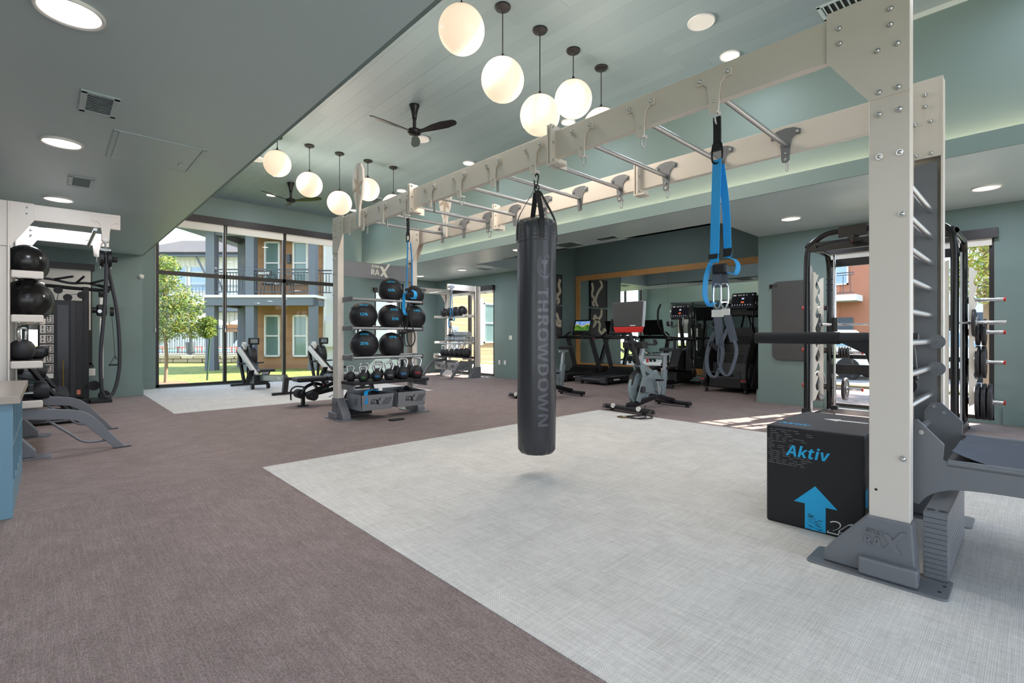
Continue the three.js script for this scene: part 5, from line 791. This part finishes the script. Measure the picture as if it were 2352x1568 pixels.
{ // elliptical trainer
  const g = thing('elliptical_trainer', 'black elliptical trainer with tall handles before the mirror', 'elliptical', [9.95, 0, -5.75]);    // faces +x
  part(g, 'base', [bar([.0, .1, 0], [1.25, .12, 0], .12, .1, .02), bx(.09, .07, .62, .02, .06, 0, .02), bx(.1, .07, .7, 1.2, .06, 0, .02)], M.black); part(g, 'drive_housing', ext([[.5, .12], [.55, .5], [.75, .85], [1.0, .88], [1.25, .6], [1.3, .12]], .26, .05), M.black);
  part(g, 'console_mast', tube([[1.05, .6, 0], [1.0, 1.1, 0], [.92, 1.45, 0], [.93, 1.62, 0]], .045, 24, 10), M.black);
  for (const s of [-1, 1]) { part(g, 'moving_handle', tube([[.92, .3, s * .33], [.94, .9, s * .34], [.86, 1.15, s * .36], [.66, 1.42, s * .42], [.62, 1.75, s * .42], [.7, 1.92, s * .4]], .024, 40, 10), M.black); part(g, 'pedal_arm', bar([.9, .32, s * .3], [-.05, .42, s * .17], .06, .08, .02), M.blackGloss); part(g, 'foot_pedal', bx(.36, .05, .15, .12, .46, s * .17, .02), M.rubber); part(g, 'pivot', [cyl(.09, .1, .92, .3, s * .3, 'z', 24), cyl(.055, .14, .93, 1.1, s * .28, 'z', 20)], M.black); part(g, 'fixed_grip', tube([[.9, 1.42, s * .08], [.78, 1.38, s * .14], [.72, 1.45, s * .16], [.74, 1.6, s * .16]], .018, 20, 8), M.silver); part(g, 'support_column', rod([.9, .3, s * .16], [.93, 1.1, s * .16], .03), M.darkGrey); }
  part(g, 'cross_pivot', rod([.93, 1.1, -.36], [.93, 1.1, .36], .04), M.blackGloss); const c = part(g, 'console', xf(bx(.05, .36, .48, 0, 0, 0, .02), [.92, 1.73, 0], [0, 0, -.32]), M.black); part(c, 'screen', xf(bx(.004, .26, .4, 0, 0, 0), [.888, 1.75, 0], [0, 0, -.32]), uiM); parts(g, 'bottle_tray', [bx(.14, .12, .12, .95, 1.46, .3, .03), bx(.14, .12, .12, .95, 1.46, -.3, .03)], M.black);
  part(g, 'roller_wheel', cyl(.07, .06, .02, .1, .0, 'z', 20), M.rubber);
}
{ // stair climber
  const g = thing('stair_climber', 'black stair climber with steps beside the pillar', 'stair climber', [10.05, 0, -4.38]);
  for (const s of [-1, 1]) { part(g, 'side_panel', ext([[.05, .1], [-.02, .3], [.02, .62], [.3, 1.0], [.6, 1.25], [1.15, 1.32], [1.3, .9], [1.3, .1], [1.1, .06]], .1, .03).translate(0, 0, s * .4), M.black); part(g, 'side_disc', cyl(.24, .03, .32, .38, s * .46, 'z', 36), M.darkGrey); part(g, 'foot_bumper', [bx(.1, .07, .12, -.02, .26, s * .42, .02)], M.darkGrey); part(g, 'bumper_mark', bx(.004, .02, .1, -.072, .28, s * .42), M.red); part(g, 'foot', [cyl(.03, .08, .1, .04, s * .4), cyl(.05, .015, .1, .008, s * .4)], M.black); part(g, 'mast', rod([1.15, 1.25, s * .36], [1.02, 1.75, s * .3], .028), M.black); part(g, 'handrail', tube([[1.05, 1.85, s * .28], [.8, 1.88, s * .36], [.55, 1.7, s * .4], [.45, 1.45, s * .4], [.6, 1.25, s * .38]], .022, 30, 10), M.blackGloss); part(g, 'side_strut', bar([.15, .12, s * .5], [.75, 1.1, s * .46], .05, .12, .02), M.black); }
  for (let k = 0; k < 5; k++) part(g, 'step', [bc(.06 + k * .22, .30 + k * .22, .40 + k * .19, .425 + k * .19, -.34, .34, .006), bc(.27 + k * .22, .3 + k * .22, .42 + k * .19, .6 + k * .19, -.34, .34, .004), ...[...Array(6)].map((_, i) => bx(.012, .006, .03, .066 + k * .22, .428 + k * .19, -.28 + i * .11))], k % 2 ? M.rubber : M.darkGrey);
  part(g, 'base_front', [bc(.05, 1.25, .1, .34, -.34, .34, .03)], M.black); const c = part(g, 'console', xf(bx(.05, .38, .52, 0, 0, 0, .02), [1.0, 1.93, 0], [0, 0, -.35]), M.black); part(c, 'screen', xf(bx(.004, .26, .44, 0, 0, 0), [.966, 1.95, 0], [0, 0, -.35]), uiM); part(c, 'pink_sticker', xf(bx(.005, .09, .05, 0, 0, 0), [.965, 1.9, -.15], [0, 0, -.35]), std(0xd879c4, .5)); part(g, 'cup_tray', [bx(.14, .12, .5, 1.0, 1.66, 0, .03)], M.black);
}
{ // exercise mat on two wall hooks
  const g = thing('hanging_mat', 'thick dark grey exercise mat hung on the pillar wall', 'exercise mat', [XR - .03, 1.43, -2.815]); part(g, 'mat', ext(rrect(.62, 1.34, .1), .035, .008).rotateY(-PI / 2), M.canvas); for (const z of [-.33, .33]) part(g, 'hook', [bx(.02, .07, .07, .02, .6, z, .004), cyl(.012, .07, -.02, .6, z, 'x', 10)], M.black);
  parts(g, 'eyelet', [tor(.02, .004, -.02, .6, -.25, 'x'), tor(.02, .004, -.02, .6, .25, 'x')], M.black);
}
// ======================= bar machine by the window =======================
{
  const g = thing('smith_machine', 'black guided barbell machine with chrome rods by the window', 'weight machine', [0, 0, 0]), xf0 = 7.35, xb = 8.4, zl = -2.09, zr = -.62, H = 2.5;
  const post = [[xf0, 0, zl], [xf0, 1.2, zl], [xf0, 2.1, zl], [xf0, 2.36, zl + .04], [xf0, H, zl + .26], [xf0, H, (zl + zr) / 2], [xf0, H, zr - .26], [xf0, 2.36, zr - .04], [xf0, 2.1, zr], [xf0, 1.2, zr], [xf0, 0, zr]];
  part(g, 'front_arch', tube(post, .036, 160, 12, false, .35), M.blackGloss);
  for (const z of [zl, zr]) { part(g, 'front_trim', bc(xf0 - .02, xf0 + .03, .05, 2.1, z + .045, z + .06), M.steel); part(g, 'base_rail', [bar([xf0, .06, z], [xb + .1, .06, z], .08, .1, .01)], M.blackGloss); part(g, 'levelling_foot', [cyl(.05, .03, xb + .1, .015, z), cyl(.05, .03, xf0, .015, z)], M.black); part(g, 'collar', bx(.1, .14, .1, xf0, .14, z, .01), M.black);
    part(g, 'rear_upright', tube([[xb, .05, z], [xb, 1.4, z], [xb, 2.1, z], [xb - .06, 2.3, z], [xb - .2, 2.36, z], [xf0 + .05, 2.36, z]], .036, 60, 12, false, .4), M.blackGloss); part(g, 'guide_rod', rod([xb - .14, .12, z + (z < -1 ? .1 : -.1)], [xb - .14, 2.34, z + (z < -1 ? .1 : -.1)], .019), M.chrome); part(g, 'rod_clamp', [bx(.09, .06, .09, xb - .14, .14, z + (z < -1 ? .1 : -.1), .01)], M.black);
    // toothed catch strips
    for (const [x, d] of [[xf0 + .02, z < -1 ? 1 : -1], [xb - .1, z < -1 ? -1 : 1]]) { const pts = [[0, .3]]; for (let k = 0; k < 9; k++) { const y = .3 + k * .19; pts.push([.045, y + .03], [.075, y + .13], [.08, y + .165], [.062, y + .15], [.045, y + .19]); } pts.push([0, 2.03]); part(g, 'catch_strip', extZ(pts.map(p => [p[0] * d, p[1]]), .012).translate(x, 0, z + d * .05), M.offwhite); }
    part(g, 'shoe_plate', [bx(.03, .5, .05, xb, 1.95, z, .006), ...[0, 1, 2].map(k => cyl(.008, .09, xb, 1.85 + k * .08, z, 'z', 8))], M.black);
  }
  part(g, 'cross_beam', bc(xf0 - .03, xf0 + .03, 2.28, 2.4, zl, zr, .008), M.black); part(g, 'cross_beam', bc(xb - .03, xb + .03, 2.18, 2.29, zl, zr, .008), M.black); part(g, 'cross_beam', bc(xb - .03, xb + .03, .62, .76, zl, zr, .008), M.black); part(g, 'cross_beam', bc(xb + .06, xb + .12, .84, .9, zl, zr, .008), M.black); part(g, 'base_cross', bc(xb + .02, xb + .1, .03, .11, zl, zr, .008), M.steel);
  part(g, 'pull_up_bracket', [bc(xf0 - .05, xf0 + .05, H - .08, H + .06, -1.72, -1.42, .006), bc(xf0 - .15, xf0 - .0, H - .16, H - .07, -1.6, -1.53, .006)], M.black); part(g, 'pull_up_handle', [tube([[xf0 - .1, 2.36, -1.55], [xf0 - .3, 2.33, -1.7], [xf0 - .45, 2.27, -1.85]], .018, 20, 10)], M.rubber); part(g, 'pull_up_handle', [tube([[xf0 - .1, 2.36, -1.55], [xf0 - .3, 2.33, -1.38], [xf0 - .42, 2.28, -1.22]], .018, 20, 10)], M.rubber); part(g, 'pull_up_tube', rod([xf0 - .1, 2.38, -1.55], [xf0 + .3, 2.44, -1.5], .02), M.steel); part(g, 'handle_ring', tor(.026, .006, xf0 - .12, 2.36, -1.56, 'z', 16), M.red);
  for (const [y, s] of [[1.6, -1], [.96, -1], [.42, -1], [1.62, 1], [1.22, 1], [.85, 1], [.36, 1]]) { const z = s < 0 ? zl : zr; part(g, 'plate_horn', [rod([xb + .04, y, z], [xb + .04, y, z + s * .36], .024)], M.chrome); part(g, 'horn_cap', cyl(.026, .02, xb + .04, y, z + s * .36, 'z', 14), M.red); part(g, 'horn_collar', cyl(.045, .05, xb + .04, y, z + s * .06, 'z', 18), M.black); }
  for (const y of [.93, .4]) { part(g, 'plate_horn', rod([xb + .04, y, zl], [xb + .04, y, zl + .4], .022), M.chrome); part(g, 'horn_cap', cyl(.024, .02, xb + .04, y, zl + .4, 'z', 14), M.red); }
  const bbl = thing('guided_barbell', 'chrome barbell held in the machine guides', 'barbell', [xb - .14, 1.335, 0]); part(bbl, 'bar', rod([0, 0, -2.34], [0, 0, -.26], .0145), M.chrome); part(bbl, 'sleeve', rod([0, 0, -2.36], [0, 0, -2.06], .024), M.chrome); part(bbl, 'sleeve', rod([0, 0, -.58], [0, 0, -.24], .024), M.chrome); for (const z of [zl + .1, zr - .1]) part(bbl, 'bearing', cyl(.038, .2, 0, 0, z, 'y', 20), M.black);
}
function plateW(x, y, z, R, t, label, group) { const g = thing('weight_plate', label, 'weight plate', [x, y, z], 0, group); part(g, 'disc', lathe([[.026, -t / 2], [R * .45, -t / 2 + .004], [R * .5, -t * .3], [R * .8, -t * .3], [R * .86, -t / 2], [R, -t * .42], [R, t * .42], [R * .86, t / 2], [R * .8, t * .3], [R * .5, t * .3], [R * .45, t / 2], [.026, t / 2]], 40).rotateX(PI / 2), M.plate); parts(g, 'spoke', [...Array(5)].map((_, k) => bx(.035, R * .4, t * .7, 0, R * .65, 0).rotateZ(k * PI * .4)), M.plate); part(g, 'hub_ring', tor(.032, .006, 0, 0, t / 2, 'z', 20), M.steel); return g; }
{
  const x = 8.44, zl = -2.09, zr = -.62, pL = 'weight plates on the pillar side of the machine', pR = 'weight plates on the outer side of the machine';
  plateW(8.26, 1.335, zl - .1, .165, .035, 'mid-size black weight plate on the barbell end next to the hanging mat', pL);
  plateW(x, .96, zl - .14, .225, .045, 'big black weight plate on the middle peg next to the hanging mat', pL); plateW(x, .42, zl - .13, .225, .045, 'inner big weight plate on the low peg by the pillar', pL); plateW(x, .42, zl - .18, .225, .045, 'outer big weight plate on the low peg by the pillar', pL);
  ['innermost', 'second', 'third', 'outermost'].forEach((t, k) => plateW(x, .93, zl + .13 + k * .035, .085, .028, t + ' small weight plate of the four on the inner peg', pL)); plateW(x, .4, zl + .19, .165, .04, 'spoked weight plate alone on the low inner peg over the grass', pL);
  plateW(8.26, 1.335, zr + .1, .165, .035, 'weight plate on the barbell end by the dark window frame', pR); for (const [y, n, R, w] of [[1.22, 2, .165, 'upper peg'], [.85, 2, .2, 'middle peg'], [.36, 3, .225, 'lowest peg']]) for (let k = 0; k < n; k++) plateW(x, y, zr + .125 + k * .055, R, .045, ['inner', 'next', 'outermost'][k] + ' black weight plate on the ' + w + ' by the dark window frame', pR);
}
// ======================= cable machine on the left wall =======================
{
  const g = thing('cable_machine', 'black twin tower cable machine in front of the blind', 'cable machine', [0, 0, -11.45]);
  const tower = (x0, x1) => { part(g, 'tower_shroud', [bc(x0, x1, .1, 1.78, -.12, .12, .01)], M.black); part(g, 'shroud_window', [bc(x0 + .24, x0 + .38, .12, 1.7, .1, .123)], M.blackGloss); part(g, 'shroud_panel', bc(x0 + .4, x1 - .1, .12, 1.76, .118, .13, .006), M.darkGrey); part(g, 'weight_stack', [...Array(14)].map((_, k) => bc(x0 + .25, x0 + .37, .14 + k * .034, .17 + k * .034, .124, .13)), M.darkGrey); part(g, 'stack_rod', [rod([x0 + .31, .14, .135], [x0 + .31, .75, .135], .006)], std(0xb9962f, .3, .8)); };
  tower(-.15, .42); part(g, 'post', bar([.455, 0, 0], [.455, 2.03, 0], .09, .09, .01), M.black); part(g, 'post', bar([-.3, 0, 0], [-.3, 1.9, 0], .08, .08, .01), M.black); part(g, 'side_tower', bc(-1.15, -.6, .1, 1.78, -.12, .12, .01), M.black); part(g, 'base', bc(-1.2, .5, .0, .09, -.3, .2, .01), M.black);
  part(g, 'top_tube', tube([[-.35, 1.7, .0], [-.3, 1.93, 0], [-.12, 2.02, 0], [.3, 2.0, 0], [.78, 1.98, 0]], .03, 40, 10), M.black); part(g, 'pull_up_bar', tube([[-.4, 2.15, .2], [.0, 2.12, .2], [.25, 2.07, .2], [.5, 2.08, .2], [.8, 2.0, .1]], .02, 30, 8), M.black); for (const [a, b] of [[[.05, 2.12, .2], [.28, 2.17, .38]], [[.32, 2.07, .2], [.42, 2.18, .36]], [[.5, 2.08, .2], [.68, 2.14, .36]], [[.62, 2.06, .2], [.78, 2.02, .36]]]) part(g, 'pull_up_grip', rod(a, b, .018), M.rubber);
  for (const [x, y] of [[.1, 1.95], [.22, 1.83], [.4, 1.88]]) part(g, 'pulley', [cyl(.06, .03, x, y, .08, 'z', 24), cyl(.012, .04, x, y, .08, 'z', 10)], M.rubber); part(g, 'cable', [rod([.1, 1.9, .08], [.02, 1.2, .08], .004), rod([.16, 1.85, .08], [.46, 1.93, .08], .004)], M.black);
  part(g, 'guide_column', [bx(.05, 1.5, .03, .66, 1.12, .2, .004)], M.offwhite); part(g, 'guide_holes', [...Array(22)].map((_, k) => cyl(.008, .002, .66, .5 + k * .055, .2165, 'z', 8)), M.black); part(g, 'guide_head', [cyl(.075, .06, .66, 1.92, .2, 'x', 22), bx(.08, .1, .08, .66, 1.9, .18, .02)], M.black); part(g, 'carriage', [bx(.14, .2, .12, .66, 1.62, .22, .03), cyl(.08, .05, .8, 1.6, .2, 'x', 22), cyl(.05, .06, .56, 1.62, .22, 'x', 18)], M.black); part(g, 'carriage_dial', [cyl(.03, .05, .63, 1.6, .29, 'z', 14)], M.steel); part(g, 'guide_base', bc(.5, .8, .0, .06, -.2, .3, .01), M.black); part(g, 'guide_post', bx(.05, .4, .05, .66, .22, .2), M.black);
  part(g, 'cable', rod([.8, 1.55, .22], [.84, .75, .3], .004), M.black); const h = part(g, 'handle', rod([.75, .66, .3], [.93, .66, .3], .014), M.rubber); part(h, 'handle_strap', [rod([.76, .66, .3], [.84, .82, .3], .005), rod([.92, .66, .3], [.84, .82, .3], .005)], M.black);
  for (const [x, y] of [[.56, .3], [.7, .12]]) part(g, 'base_pulley', [cyl(.085, .04, x, y, .12, 'z', 24), cyl(.015, .05, x, y, .12, 'z', 10)], M.rubber);
  const ins = document.createElement('canvas'); ins.width = 96; ins.height = 80; const c = ins.getContext('2d'); c.fillStyle = '#cfcac4'; c.fillRect(0, 0, 96, 80); c.strokeStyle = '#3b3735'; c.fillStyle = '#3b3735'; c.lineWidth = 5; for (const [x, y, k] of [[18, 22, 1], [18, 58, .8], [62, 40, 1.7]]) { c.beginPath(); c.arc(x, y - 11 * k, 4 * k, 0, 7); c.fill(); c.beginPath(); c.moveTo(x, y - 8 * k); c.lineTo(x, y + 4 * k); c.lineTo(x - 6 * k, y + 14 * k); c.moveTo(x, y + 4 * k); c.lineTo(x + 6 * k, y + 14 * k); c.moveTo(x - 9 * k, y - 4 * k); c.lineTo(x + 9 * k, y - 3 * k); c.stroke(); } c.lineWidth = 7; c.strokeRect(44, 12, 42, 60);
  const it = new THREE.CanvasTexture(ins); it.colorSpace = THREE.SRGBColorSpace; const im = std(0xffffff, .6, 0, { map: it }); for (let k = 0; k < 6; k++) part(g, 'instruction_card', new THREE.BoxGeometry(.165, .14, .003).translate(-.04, 1.45 - k * .165, .123), im); part(g, 'instruction_card', new THREE.BoxGeometry(.165, .08, .003).translate(-.04, .5, .123), M.offwhite); part(g, 'warning_label', bx(.05, .08, .002, .36, .2, .131), std(0xc87a5a, .6));
}
renderer.render(scene, camera);
